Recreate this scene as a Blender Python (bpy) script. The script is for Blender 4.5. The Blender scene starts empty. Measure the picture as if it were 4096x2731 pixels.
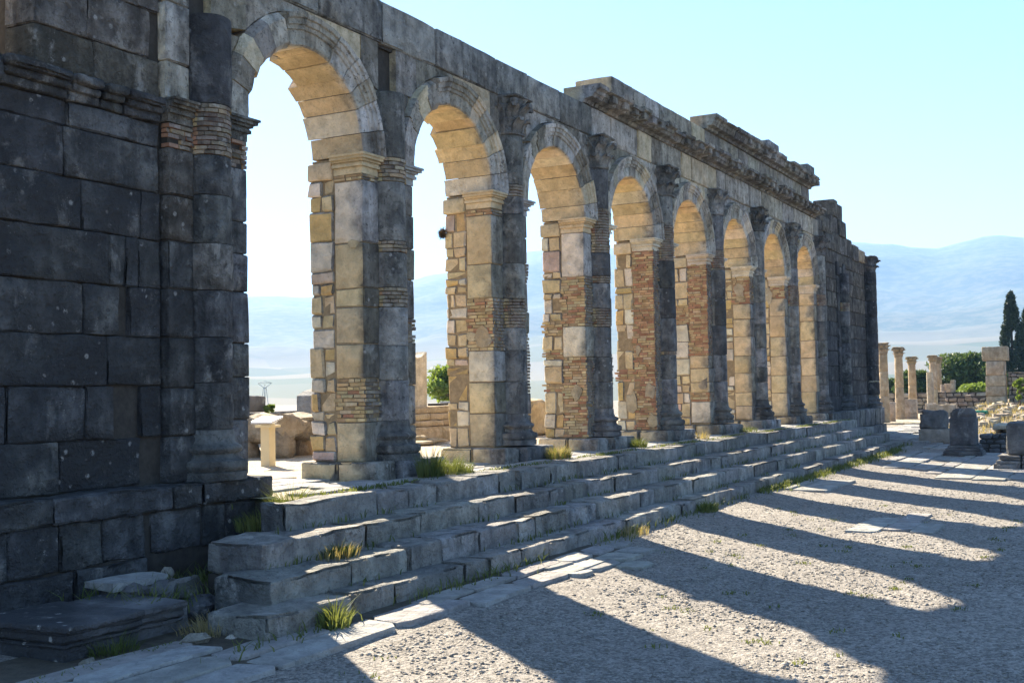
import bpy, math, random
import numpy as np
from mathutils import Vector, Matrix, noise as mnoise

S = 0.8                       # one building unit (a quarter bay of the arcade and so on) in metres
R = random.Random(7)
NP = np.random.default_rng(11)
scene = bpy.context.scene
col = scene.collection

# ------------------------------------------------------------------ camera
CAM = np.array([-12.465, -8.741, 2.1]); YAW, PITCH, ROLL, FPX = 0.49736, 0.04313, 0.01908, 4587.6
_f = np.array([math.cos(PITCH)*math.cos(YAW), math.cos(PITCH)*math.sin(YAW), math.sin(PITCH)])
_r = np.cross(_f, [0, 0, 1]); _r /= np.linalg.norm(_r); _u = np.cross(_r, _f)
_r, _u = _r*math.cos(ROLL)-_u*math.sin(ROLL), _u*math.cos(ROLL)+_r*math.sin(ROLL)
cd = bpy.data.cameras.new('camera'); cam = bpy.data.objects.new('camera', cd); col.objects.link(cam)
cd.sensor_width = 36; cd.lens = FPX/4096*36; cd.clip_start = .05; cd.clip_end = 30000
m = Matrix.Identity(4)
for i in range(3):
    m[i][0], m[i][1], m[i][2], m[i][3] = _r[i], _u[i], -_f[i], CAM[i]*S
cam.matrix_world = m
scene.camera = cam
def gz(px, py, z):            # photo pixel (4096 wide) -> point on level z
    d = _f+_r*(px-2048)/FPX-_u*(py-1365.5)/FPX
    return CAM+d*((z-CAM[2])/d[2])

# ------------------------------------------------------------------ world, sun, exposure
AZ, EL = math.radians(51.5), math.radians(32.3)
w = bpy.data.worlds.new('World'); scene.world = w; w.use_nodes = True
nt = w.node_tree; bgn = nt.nodes['Background']
sky = nt.nodes.new('ShaderNodeTexSky'); sky.sky_type = 'NISHITA'; sky.sun_disc = False
sky.sun_elevation = EL; sky.sun_rotation = math.pi/2-AZ
sky.air_density = 1.0; sky.dust_density = 0.1; sky.ozone_density = 4.0; sky.altitude = 400
nt.links.new(sky.outputs[0], bgn.inputs[0]); bgn.inputs[1].default_value = 0.06
ld = bpy.data.lights.new('sun', 'SUN'); ld.energy = 5.0; ld.angle = math.radians(.5); ld.color = (1, .89, .71)
sun = bpy.data.objects.new('sun', ld); col.objects.link(sun)
sdir = Vector((math.cos(EL)*math.cos(AZ), math.cos(EL)*math.sin(AZ), math.sin(EL)))
sun.rotation_euler = sdir.to_track_quat('Z', 'Y').to_euler(); sun.location = sdir*60
vs = scene.view_settings; vs.view_transform = 'Standard'; vs.look = 'None'; vs.gamma = 1; vs.exposure = 2.2
cy = scene.cycles
cy.use_denoising = True; cy.diffuse_bounces = 5; cy.max_bounces = 8; cy.volume_bounces = 1; cy.transparent_max_bounces = 16
cy.caustics_reflective = False; cy.caustics_refractive = False; cy.sample_clamp_indirect = 6

# ------------------------------------------------------------------ mesh helpers
WO = {}                       # world origin (units) of every object by name
def props(o, label=None, cat=None, group=None, kind=None):
    if label: o['label'] = label
    if cat: o['category'] = cat
    if group: o['group'] = group
    if kind: o['kind'] = kind
    return o
def place(o, parent, org):
    WO[o.name] = np.asarray(org, float)
    if parent is not None:
        o.parent = parent; o.location = (WO[o.name]-WO[parent.name])*S
    else:
        o.location = WO[o.name]*S
def empty(name, org, label, cat, group=None):
    o = bpy.data.objects.new(name, None); col.objects.link(o); o.empty_display_size = .2
    place(o, None, org); return props(o, label, cat, group)
def mk(name, V, F, mat, parent=None, color=None, smooth=False, label=None, cat=None, group=None, kind=None, cols=None, sharp=None):
    V = np.asarray(V, float)
    lo, hi = V.min(0), V.max(0); org = np.array([(lo[0]+hi[0])/2, (lo[1]+hi[1])/2, lo[2]])
    me = bpy.data.meshes.new(name)
    if isinstance(F, np.ndarray):
        n, k = F.shape; L = (V-org)*S
        me.vertices.add(len(V)); me.vertices.foreach_set('co', L.astype(np.float32).ravel())
        me.loops.add(n*k); me.loops.foreach_set('vertex_index', F.astype(np.int32).ravel())
        me.polygons.add(n); me.polygons.foreach_set('loop_start', (np.arange(n)*k).astype(np.int32))
        me.update(calc_edges=True); me.validate()
    else:
        me.from_pydata(((V-org)*S).tolist(), [], F); me.update()
    if cols is not None:
        a = me.color_attributes.new('Col', 'FLOAT_COLOR', 'POINT'); a.data.foreach_set('color', np.asarray(cols, np.float32).ravel())
    if smooth:
        me.polygons.foreach_set('use_smooth', [True]*len(me.polygons))
        if sharp: me.set_sharp_from_angle(angle=math.radians(sharp))
    me.materials.append(mat)
    o = bpy.data.objects.new(name, me); col.objects.link(o)
    place(o, parent, org)
    if color is not None: o.color = tuple(color) if len(color) == 4 else (*color, .3)
    return props(o, label, cat, group, kind)
class MB:
    def __init__(s): s.V = []; s.F = []; s.C = []
    def add(s, vf, c=None):
        V, F = vf; n = len(s.V); s.V.extend([tuple(v) for v in V]); s.F.extend([tuple(i+n for i in f) for f in F])
        if c is not None: s.C.extend([(*c, 1) if len(c) == 3 else c]*len(V))
        return s
    def mk(s, name, mat, parent=None, **k):
        if s.C: k['cols'] = s.C
        return mk(name, s.V, s.F, mat, parent, **k)
BF = [(0, 3, 2, 1), (4, 5, 6, 7), (0, 1, 5, 4), (1, 2, 6, 5), (2, 3, 7, 6), (3, 0, 4, 7)]
def jbox(x0, x1, y0, y1, z0, z1, j=0.0):
    V = [(x0, y0, z0), (x1, y0, z0), (x1, y1, z0), (x0, y1, z0), (x0, y0, z1), (x1, y0, z1), (x1, y1, z1), (x0, y1, z1)]
    if j: V = [tuple(c+R.uniform(-j, j) for c in v) for v in V]
    return V, BF
def cbox(x0, x1, y0, y1, z0, z1, b=.02, j=.008):
    """chamfered box with uneven corners, 44 triangles"""
    lo = (x0, y0, z0); hi = (x1, y1, z1); c = [(a+d)/2 for a, d in zip(lo, hi)]; h = [(d-a)/2 for a, d in zip(lo, hi)]
    b = min(b, .4*min(h)); V = []; idx = {}
    for sx in (-1, 1):
        for sy in (-1, 1):
            for sz in (-1, 1):
                s = (sx, sy, sz); jj = [R.uniform(-j, j) for _ in range(3)]; bb = b*R.uniform(.5, 1.6)
                for a in range(3):
                    idx[(s, a)] = len(V)
                    V.append(tuple(c[i]+s[i]*(h[i]-(0 if i == a else bb))+jj[i] for i in range(3)))
    F = []
    for a in range(3):
        b1, b2 = (a+1) % 3, (a+2) % 3
        for sg in (-1, 1):
            q = []
            for (p, r) in ((-1, -1), (1, -1), (1, 1), (-1, 1)):
                s = [0, 0, 0]; s[a] = sg; s[b1] = p; s[b2] = r; q.append(idx[(tuple(s), a)])
            F.append(tuple(q) if sg > 0 else tuple(q[::-1]))
        for p in (-1, 1):
            for r in (-1, 1):
                s0 = [0, 0, 0]; s1 = [0, 0, 0]; s0[a] = -1; s1[a] = 1
                s0[b1] = s1[b1] = p; s0[b2] = s1[b2] = r; s0 = tuple(s0); s1 = tuple(s1)
                q = (idx[(s0, b1)], idx[(s1, b1)], idx[(s1, b2)], idx[(s0, b2)])
                F.append(q if p*r > 0 else q[::-1])
    for sx in (-1, 1):
        for sy in (-1, 1):
            for sz in (-1, 1):
                s = (sx, sy, sz); q = (idx[(s, 0)], idx[(s, 1)], idx[(s, 2)])
                F.append(q if sx*sy*sz > 0 else q[::-1])
    return V, F
def lat(x0, x1, y0, y1, z0, z1, b=.03, n=(1, 1, 1), rough=.012, freq=2.5, seed=None, chip=0.0):
    """worn block: lattice box with rounded arrises and a noisy surface"""
    seed = R.uniform(0, 90) if seed is None else seed
    ax = []
    for (a, d, k) in ((x0, x1, n[0]), (y0, y1, n[1]), (z0, z1, n[2])):
        bb = min(b, (d-a)*.3)
        ax.append([a]+[a+bb+(d-a-2*bb)*i/k for i in range(k+1)]+[d])
    N = [len(a) for a in ax]; idx = {}; V = []
    cen = ((x0+x1)/2, (y0+y1)/2, (z0+z1)/2)
    for i in range(N[0]):
        for j in range(N[1]):
            for k in range(N[2]):
                t = (i, j, k); ex = [t[q] in (0, N[q]-1) for q in range(3)]; ne = sum(ex)
                if not ne: continue
                p = [ax[q][t[q]] for q in range(3)]
                e = {1: 0, 2: .32, 3: .46}[ne]*b
                if chip and ne >= 2:
                    e += chip*max(0, mnoise.noise(Vector(p)*3.1+Vector((seed, 7, 3)))-.05)
                p = [p[q]-(math.copysign(e, p[q]-cen[q]) if ex[q] else 0) for q in range(3)]
                d = mnoise.noise_vector(Vector(p)*freq+Vector((seed, seed*.7, -seed)))
                d2 = mnoise.noise_vector(Vector(p)*freq*3.3+Vector((-seed, seed*.3, seed)))
                idx[t] = len(V); V.append(tuple(p[q]+rough*(d[q]+.4*d2[q]) for q in range(3)))
    F = []
    for a in range(3):
        b1, b2 = (a+1) % 3, (a+2) % 3
        for end in (0, N[a]-1):
            for i in range(N[b1]-1):
                for j in range(N[b2]-1):
                    q = []
                    for (p, r) in ((i, j), (i+1, j), (i+1, j+1), (i, j+1)):
                        t = [0, 0, 0]; t[a] = end; t[b1] = p; t[b2] = r; q.append(idx[tuple(t)])
                    F.append(tuple(q) if end else tuple(q[::-1]))
    return V, F
def prism(poly, y0, y1, axis='y', j=0.0):
    """extrude a polygon of (a,b): axis y -> (x,z) outline; axis x -> (y,z) outline; axis z -> (x,y) outline"""
    n = len(poly); V = []
    for t in (y0, y1):
        for (a, b) in poly:
            jj = R.uniform(-j, j) if j else 0
            V.append({'y': (a, t+jj, b), 'x': (t+jj, a, b), 'z': (a, b, t+jj)}[axis])
    F = [tuple(range(n)), tuple(range(2*n-1, n-1, -1))]
    F += [(i, i+n, (i+1) % n+n, (i+1) % n) for i in range(n)]
    if axis == 'x': F = [f for f in F]
    return V, F
def lathe(cx, cy, prof, n=20, a0=0, a1=2*math.pi, wob=None):
    full = abs(a1-a0-2*math.pi) < 1e-6; V = []; F = []; m_ = n if full else n+1
    for (r, z) in prof:
        for i in range(m_):
            a = a0+(a1-a0)*i/n; rr = r*(wob(a, z) if wob else 1)
            V.append((cx+rr*math.cos(a), cy+rr*math.sin(a), z))
    for k in range(len(prof)-1):
        for i in range(n):
            p, q = k*m_+i, k*m_+(i+1) % m_
            F.append((p, q, q+m_, p+m_))
    F.append(tuple(range(m_-1, -1, -1))); F.append(tuple((len(prof)-1)*m_+i for i in range(m_)))
    return V, F
def rock(cx, cy, cz, rx, ry, rz, n=9, rough=.25, flat=None):
    V = []; F = []; sd = R.uniform(0, 99); rows = max(4, n//2)
    for i in range(rows+1):
        th = math.pi*i/rows
        for k in range(n):
            a = 2*math.pi*k/n; d = Vector((math.sin(th)*math.cos(a), math.sin(th)*math.sin(a), math.cos(th)))
            g = 1+rough*mnoise.noise(d*1.3+Vector((sd, 0, sd)))*1.8
            b = max(abs(d.x), abs(d.y), abs(d.z)); g /= (b**.6)*1.0
            V.append((cx+rx*d.x*g, cy+ry*d.y*g, cz+rz*d.z*g))
    for i in range(rows):
        for k in range(n):
            F.append((i*n+k, (i+1)*n+k, (i+1)*n+(k+1) % n, i*n+(k+1) % n))
    return V, F

# ------------------------------------------------------------------ materials
class NT:
    def __init__(s, name):
        s.m = bpy.data.materials.new(name); s.m.use_nodes = True; s.t = s.m.node_tree
        s.b = s.t.nodes['Principled BSDF']; s.b.inputs['Specular IOR Level'].default_value = .2; s.b.inputs['Roughness'].default_value = .9
    def n(s, typ, _o=None, **k):
        nd = s.t.nodes.new('ShaderNode'+typ)
        for a, v in k.items():
            if a.startswith('i_'):
                key = a[2:]; key = int(key) if key.isdigit() else key
                s.set(nd.inputs[key], v)
            else: setattr(nd, a, v)
        return nd if _o is None else nd.outputs[_o]
    def set(s, inp, v):
        if isinstance(v, bpy.types.NodeSocket): s.t.links.new(v, inp)
        else: inp.default_value = v
    def math(s, op, a, b=0.0, clamp=False):
        nd = s.t.nodes.new('ShaderNodeMath'); nd.operation = op; nd.use_clamp = clamp; s.set(nd.inputs[0], a); s.set(nd.inputs[1], b); return nd.outputs[0]
    def mapr(s, v, a, b, c=0.0, d=1.0, smooth=True):
        nd = s.t.nodes.new('ShaderNodeMapRange'); nd.interpolation_type = 'SMOOTHSTEP' if smooth else 'LINEAR'
        for i, q in enumerate((v, a, b, c, d)): s.set(nd.inputs[i], q)
        return nd.outputs[0]
    def mix(s, f, a, b, blend='MIX'):
        nd = s.t.nodes.new('ShaderNodeMix'); nd.data_type = 'RGBA'; nd.blend_type = blend
        s.set(nd.inputs[0], f)
        for q, v in ((6, a), (7, b)): s.set(nd.inputs[q], (*v, 1) if isinstance(v, tuple) and len(v) == 3 else v)
        return nd.outputs[2]
    def noise(s, vec, scale, detail=4, rough=.6, dist=0.0):
        nd = s.t.nodes.new('ShaderNodeTexNoise'); s.t.links.new(vec, nd.inputs['Vector'])
        nd.inputs['Scale'].default_value = scale; nd.inputs['Detail'].default_value = detail; nd.inputs['Roughness'].default_value = rough; nd.inputs['Distortion'].default_value = dist
        return nd.outputs[0]
    def vscale(s, vec, v):
        nd = s.t.nodes.new('ShaderNodeVectorMath'); nd.operation = 'MULTIPLY'; s.t.links.new(vec, nd.inputs[0]); nd.inputs[1].default_value = v; return nd.outputs[0]
    def vadd(s, a, b):
        nd = s.t.nodes.new('ShaderNodeVectorMath'); nd.operation = 'ADD'; s.set(nd.inputs[0], a); s.set(nd.inputs[1], b); return nd.outputs[0]
    def bump(s, h, strength=.5, dist=.02, prev=None):
        nd = s.t.nodes.new('ShaderNodeBump'); nd.inputs['Strength'].default_value = strength; nd.inputs['Distance'].default_value = dist
        s.t.links.new(h, nd.inputs['Height'])
        if prev is not None: s.t.links.new(prev, nd.inputs['Normal'])
        return nd.outputs[0]
    def out(s, c, nrm=None, rough=None):
        s.set(s.b.inputs['Base Color'], c)
        if nrm is not None: s.t.links.new(nrm, s.b.inputs['Normal'])
        if rough is not None: s.set(s.b.inputs['Roughness'], rough)
        return s.m
    def base(s, attr=False):
        oi = s.n('ObjectInfo'); geo = s.n('NewGeometry')
        if attr:
            at = s.n('Attribute', attribute_name='Col'); c = at.outputs['Color']; al = at.outputs['Alpha']
        else: c = oi.outputs['Color']; al = oi.outputs['Alpha']
        off = s.math('MULTIPLY', oi.outputs['Random'], 57.0)
        cmb = s.n('CombineXYZ', 0, i_0=off, i_1=off, i_2=off)
        p = s.vadd(geo.outputs['Position'], cmb)
        return c, al, p, geo, oi

def stone_mat(name, patina='front', attr=False, bumpk=1.0, y0=-.10, y1=.16, grey=((.085, .083, .08), (.26, .25, .23), (.46, .44, .405)), warm=True):
    q = NT(name); c, al, p, geo, oi = q.base(attr)
    nl = q.noise(p, 1.3, 3, .55); nm = q.noise(p, 5.5, 5, .65); nf = q.noise(p, 26, 4, .7)
    st = q.noise(q.vscale(p, (7, 7, .9)), 1.0, 4, .6)
    var = q.mapr(nm, .3, .72, .72, 1.12)
    vcol = q.n('CombineColor', 0, i_0=var, i_1=var, i_2=var)
    base = q.mix(1.0, c, vcol, 'MULTIPLY')
    if warm:
        base = q.mix(q.mapr(nl, .5, .72, 0, .35), base, (.52, .35, .16))
        base = q.mix(q.mapr(nf, .57, .74, 0, .5), base, (.24, .19, .12))
        base = q.mix(q.mapr(q.noise(p, 9, 6, .75, .6), .57, .66, 0, .38), base, (.36, .28, .17))
    if patina:
        nsum = q.math('ADD', q.math('MULTIPLY', nm, .55), q.math('MULTIPLY', st, .45))
        ramp = q.n('ValToRGB'); e = ramp.color_ramp.elements
        e[0].position = .38; e[0].color = (*grey[0], 1); e[1].position = .62; e[1].color = (*grey[2], 1)
        k = e.new(.5); k.color = (*grey[1], 1); q.t.links.new(nsum, ramp.inputs[0]); g = ramp.outputs[0]
        if not attr:
            kk = q.mapr(oi.outputs['Random'], 0, 1, .62, 1.35, False); g = q.mix(1.0, g, q.n('CombineColor', 0, i_0=kk, i_1=kk, i_2=q.math('MULTIPLY', kk, q.mapr(q.math('FRACT', q.math('MULTIPLY', oi.outputs['Random'], 37.0)), 0, 1, .9, 1.06, False))), 'MULTIPLY')
        tint = q.mix(.28, g, c, 'SOFT_LIGHT')
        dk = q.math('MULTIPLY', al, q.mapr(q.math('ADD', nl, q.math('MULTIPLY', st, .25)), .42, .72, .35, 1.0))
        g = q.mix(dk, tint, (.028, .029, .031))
        vor = q.n('TexVoronoi', feature='F1'); q.t.links.new(p, vor.inputs['Vector']); vor.inputs['Scale'].default_value = 9.0
        lich = q.math('MULTIPLY', q.mapr(vor.outputs['Distance'], .10, .24, 1, 0), q.mapr(nl, .5, .62, 0, 1))
        lich = q.math('MULTIPLY', lich, q.mapr(nf, .42, .55, 0, .75))
        g = q.mix(lich, g, (.46, .44, .40))
        nb = q.noise(q.vscale(p, (1, 1, .6)), 3.1, 6, .68, .4)
        g = q.mix(q.math('MULTIPLY', q.mapr(nb, .56, .68, 0, .8), q.math('SUBTRACT', 1.0, q.math('MULTIPLY', al, .75))), g, (.44, .41, .36))
        g = q.mix(q.mapr(q.noise(p, 17, 5, .7, .5), .56, .66, 0, .7), g, (.03, .03, .03))
        g = q.mix(q.mapr(nf, .56, .7, 0, .5), g, (.05, .048, .045))
        sp = q.math('MULTIPLY', q.mapr(q.noise(p, 62, 3, .6), .62, .72, 0, .4), q.mapr(nb, .45, .65, .0, 1))
        g = q.mix(sp, g, (.50, .48, .44))
        if patina == 'front':
            sep = q.n('SeparateXYZ', None, i_0=geo.outputs['Position']); sn = q.n('SeparateXYZ', None, i_0=geo.outputs['Normal'])
            yy = q.math('ADD', sep.outputs[1], q.math('MULTIPLY', q.math('SUBTRACT', q.math('ADD', q.math('MULTIPLY', nl, .7), q.math('MULTIPLY', nm, .3)), .5), .75))
            mk_ = q.mapr(yy, y0, y1, 1, 0)
            fr = q.mapr(sn.outputs[1], -.35, -.15, 1, 0); up = q.mapr(sn.outputs[2], .4, .7, 0, 1)
            msk = q.math('MAXIMUM', q.math('MAXIMUM', mk_, fr), up)
            # freshly cut or replaced stones keep a paler face
            pale = q.math('MULTIPLY', q.mapr(oi.outputs['Random'], .88, .93, 0, .55), q.mapr(al, .2, .5, 1, 0)) if not attr else 0.0
            msk = q.math('MULTIPLY', msk, q.math('SUBTRACT', .96, pale))
        else: msk = q.mapr(q.math('ADD', nl, q.math('MULTIPLY', nm, .4)), .45, .85, .55*patina, 1.0*patina+.0)
        base = q.mix(msk, base, g)
    b = q.bump(nf, .8*bumpk, .028); b = q.bump(nm, .9*bumpk, .08, b)
    return q.out(base, b, .93)
M_FAC = stone_mat('facade_stone', 'front')
M_FACA = stone_mat('facade_stone_joined', 'front', attr=True)
M_PALE = stone_mat('impost_stone', .22, grey=((.2, .19, .175), (.4, .385, .35), (.55, .53, .49)), bumpk=.7)
M_FACP = stone_mat('pale_facade_stone', 'front', grey=((.15, .145, .135), (.37, .355, .325), (.56, .53, .485)))
M_FACW = stone_mat('end_wall_stone', 'front', y0=.5, y1=.95, bumpk=1.3, grey=((.035, .036, .038), (.115, .113, .11), (.27, .265, .255)))
M_BRK = stone_mat('old_brick', 'front', y0=-.35, y1=-.05, bumpk=.6, warm=False, grey=((.13, .115, .1), (.27, .235, .19), (.4, .36, .3)))
M_BRKA = stone_mat('old_brick_joined', 'front', attr=True, y0=-.35, y1=-.05, bumpk=.6, warm=False, grey=((.13, .115, .1), (.27, .235, .19), (.4, .36, .3)))
M_STEP = stone_mat('step_stone', .85, grey=((.10, .10, .10), (.26, .25, .235), (.40, .385, .36)), warm=False, bumpk=1.2)
M_RUIN = stone_mat('ruin_stone', .45, warm=True)
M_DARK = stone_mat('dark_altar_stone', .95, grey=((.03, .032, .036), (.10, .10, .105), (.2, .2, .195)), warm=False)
M_RUINA = stone_mat('ruin_stone_joined', .4, attr=True)
def plain(name, c, rough=.9, nscale=6, amt=.3, bumpd=.01):
    q = NT(name); geo = q.n('NewGeometry'); n1 = q.noise(geo.outputs['Position'], nscale, 5, .65)
    v = q.mapr(n1, .25, .75, 1-amt, 1+amt*.6); vc = q.n('CombineColor', 0, i_0=v, i_1=v, i_2=v)
    return q.out(q.mix(1.0, c, vc, 'MULTIPLY'), q.bump(n1, .5, bumpd), rough)
M_MORT = plain('mortar', (.06, .052, .043), nscale=14, bumpd=.03)
M_MORTP = plain('pier_mortar', (.30, .22, .125), nscale=14, bumpd=.03)
M_SOIL = plain('soil', (.09, .075, .055), nscale=14, bumpd=.05)
M_POST = plain('painted_post', (.62, .52, .32), .55, 3, .08, .002)
M_PANEL = plain('panel_face', (.62, .64, .66), .35, 3, .06, .001)
M_METAL = plain('pylon_metal', (.25, .27, .29), .6)
M_GREEN = plain('green_cloth', (.02, .20, .12), .7, 8, .2)
M_TERRA = plain('terracotta', (.42, .20, .10), .8, 8, .2)
M_TWIG = plain('twigs', (.16, .12, .08), .9, 9, .4)
M_BARK = plain('bark', (.12, .09, .065), .95, 9, .4, .03)
def leafmat(name, a, b, trans=.25):
    q = NT(name); oi = q.n('ObjectInfo'); geo = q.n('NewGeometry')
    n1 = q.noise(geo.outputs['Position'], 1.2, 3, .6); n2 = q.n('TexWhiteNoise', noise_dimensions='3D')
    sn = q.n('VectorMath', operation='SNAP'); q.t.links.new(geo.outputs['Position'], sn.inputs[0]); sn.inputs[1].default_value = (.12, .12, .12)
    q.t.links.new(sn.outputs[0], n2.inputs[0])
    f = q.math('ADD', q.math('MULTIPLY', n1, .6), q.math('MULTIPLY', n2.outputs[0], .4))
    c = q.mix(q.mapr(f, .3, .7, 0, 1), a, b)
    q.out(c, None, .6)
    tr = q.n('BsdfTranslucent'); q.set(tr.inputs[0], q.mix(.5, c, (b[0]*1.6, b[1]*1.5, b[2]*.6)))
    mx = q.n('MixShader'); mx.inputs[0].default_value = trans
    q.t.links.new(q.b.outputs[0], mx.inputs[1]); q.t.links.new(tr.outputs[0], mx.inputs[2])
    q.t.links.new(mx.outputs[0], q.t.nodes['Material Output'].inputs[0])
    return q.m
M_LEAF = leafmat('tree_leaf', (.035, .065, .018), (.10, .15, .045))
M_LEAFY = leafmat('bright_leaf', (.09, .15, .03), (.20, .27, .06), .35)
M_CYP = leafmat('cypress_leaf', (.015, .032, .016), (.045, .07, .03), .12)
M_GRASS = leafmat('grass_blade', (.06, .09, .025), (.17, .19, .06), .3)
M_DRY = leafmat('dry_grass_blade', (.22, .17, .08), (.42, .34, .17), .3)

def gravel_mat(name, c1, c2, c3):
    q = NT(name); geo = q.n('NewGeometry'); p = geo.outputs['Position']
    n0 = q.noise(p, .55, 4, .6); n1 = q.noise(p, 7, 5, .7); n2 = q.noise(p, 60, 3, .7)
    v = q.n('TexVoronoi', feature='F1'); q.t.links.new(q.vadd(p, q.vscale(q.n('TexNoise', 1, i_Vector=p, i_Scale=20.0), (.03, .03, .03))), v.inputs['Vector']); v.inputs['Scale'].default_value = 40
    v2 = q.n('TexVoronoi', feature='F1'); q.t.links.new(p, v2.inputs['Vector']); v2.inputs['Scale'].default_value = 95
    c = q.mix(q.mapr(n0, .35, .7), c1, c2)
    c = q.mix(q.mapr(n1, .35, .75, 0, .6), c, c3)
    rnd = q.n('SeparateColor', 0, i_0=v.outputs['Color'])
    k = q.mapr(q.math('ADD', q.math('MULTIPLY', rnd, .6), q.math('MULTIPLY', q.mapr(n2, .35, .65), .4)), .15, .85, .5, 1.3, False); kc = q.n('CombineColor', 0, i_0=k, i_1=k, i_2=k)
    c = q.mix(1.0, c, kc, 'MULTIPLY')
    h = q.math('SUBTRACT', 1.0, v.outputs['Distance']); sel = q.mapr(n1, .35, .6)
    h = q.math('MULTIPLY', q.mapr(v.outputs['Distance'], 0, .75, 1, 0), sel)
    b = q.bump(n2, .7, .010); b = q.bump(q.mapr(v2.outputs['Distance'], 0, .7, 1, 0), .6, .008, b); b = q.bump(h, .8, .013, b); b = q.bump(n1, .6, .03, b)
    return q.out(c, b, .95)
M_GRAV = gravel_mat('gravel', (.28, .252, .218), (.34, .306, .262), (.21, .186, .158))
M_FLOOR = gravel_mat('platform_gravel', (.54, .45, .32), (.58, .49, .36), (.46, .36, .24))
M_SLAB = stone_mat('paving_stone', .35, grey=((.2, .2, .2), (.36, .35, .33), (.46, .45, .42)), warm=False, bumpk=.8)
M_PEB = stone_mat('pebble', None, attr=True, warm=False, bumpk=.5)

def terrain_mat():
    q = NT('terrain'); geo = q.n('NewGeometry'); p = geo.outputs['Position']
    n1 = q.noise(p, .004, 6, .6); n2 = q.noise(p, .03, 5, .7)
    v = q.n('TexVoronoi', feature='F1'); q.t.links.new(q.vscale(p, (.005, .0022, .004)), v.inputs['Vector']); v.inputs['Scale'].default_value = 1.0
    rnd = q.n('SeparateColor', 0, i_0=v.outputs['Color'])
    field = q.mix(q.mapr(rnd, .2, .8), (.07, .09, .045), (.16, .14, .095))
    wood = q.mix(q.mapr(n2, .4, .65), (.04, .058, .028), (.11, .11, .06))
    sep = q.n('SeparateXYZ', None, i_0=p)
    f = q.mapr(q.math('ADD', sep.outputs[2], q.math('MULTIPLY', n1, 90.0)), 90, 150)
    return q.out(q.mix(f, field, wood), q.bump(n2, .25, 2.0), 1.0)
M_TERR = terrain_mat()

def vary(c, a=.12):
    k = 1+R.uniform(-a, a); return tuple(max(.01, v*k*(1+R.uniform(-a*.3, a*.3))) for v in c)
CREAM, OCHRE, PINK, PALE, GREYS = (.71, .54, .31), (.64, .43, .18), (.66, .49, .37), (.76, .65, .48), (.40, .38, .35)
def rubc():
    return vary(R.choices([CREAM, OCHRE, PINK, PALE], [6, 2, 1, 4])[0], .12)
BRED = [0.3]
def brickc():
    r_ = BRED[0]
    return vary(R.choices([(.42, .22, .125), (.52, .37, .19), (.55, .43, .25), (.36, .18, .105), (.47, .29, .155)], [5*r_, 4, 3*(1-r_)+.5, 2*r_, 4*r_])[0], .16)


# ------------------------------------------------------------------ setting: terrain, ground, platform, haze
def itp(x, T): return np.interp(x, [t[0] for t in T], [t[1] for t in T])
def vnoise(x, y, f, s=0.0): return mnoise.noise(Vector((x*f+s, y*f-s, s*.37)))
def gzf(x, y):
    z = itp(y, [(-9, -.02), (-5, 0), (-3.3, .06), (-2.4, .13), (0, .15)])
    z += itp(x, [(22, 0), (28, .12), (60, .2)])*itp(y, [(-6, 0), (-3, .6), (0, 1)])
    z += itp(x, [(31, 0), (38, .35), (46, .75), (60, .95), (90, 1.0)])*itp(y, [(-9, 1.5), (-3.2, 1.1), (-1.9, .8), (-.6, 0), (8, 0), (20, .2)])
    return float(z)
def ground_grid(xs, ys, zf, amp):
    V = [(x, y, zf(x, y)+amp*(vnoise(x, y, 1.1, 3)+.5*vnoise(x, y, 4.3, 8)+.35*vnoise(x, y, 11, 5))) for y in ys for x in xs]
    n = len(xs); F = [(j*n+i, j*n+i+1, (j+1)*n+i+1, (j+1)*n+i) for j in range(len(ys)-1) for i in range(n-1)]
    return V, np.array(F)
xs = list(np.arange(-70, -12, 4))+list(np.arange(-12, 8, .12))+list(np.arange(8, 26, .25))+list(np.arange(26, 62, 1.0))+list(np.arange(62, 131, 4))
ys = list(np.arange(-70, -14, 4))+list(np.arange(-14, -9, .3))+list(np.arange(-9, -1.2, .12))+list(np.arange(-1.2, 8, 1.0))+list(np.arange(8, 131, 5))
V, F = ground_grid(xs, ys, gzf, .012)
forum = mk('forum_ground', V, F, M_GRAV, smooth=True, kind='structure')

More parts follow.
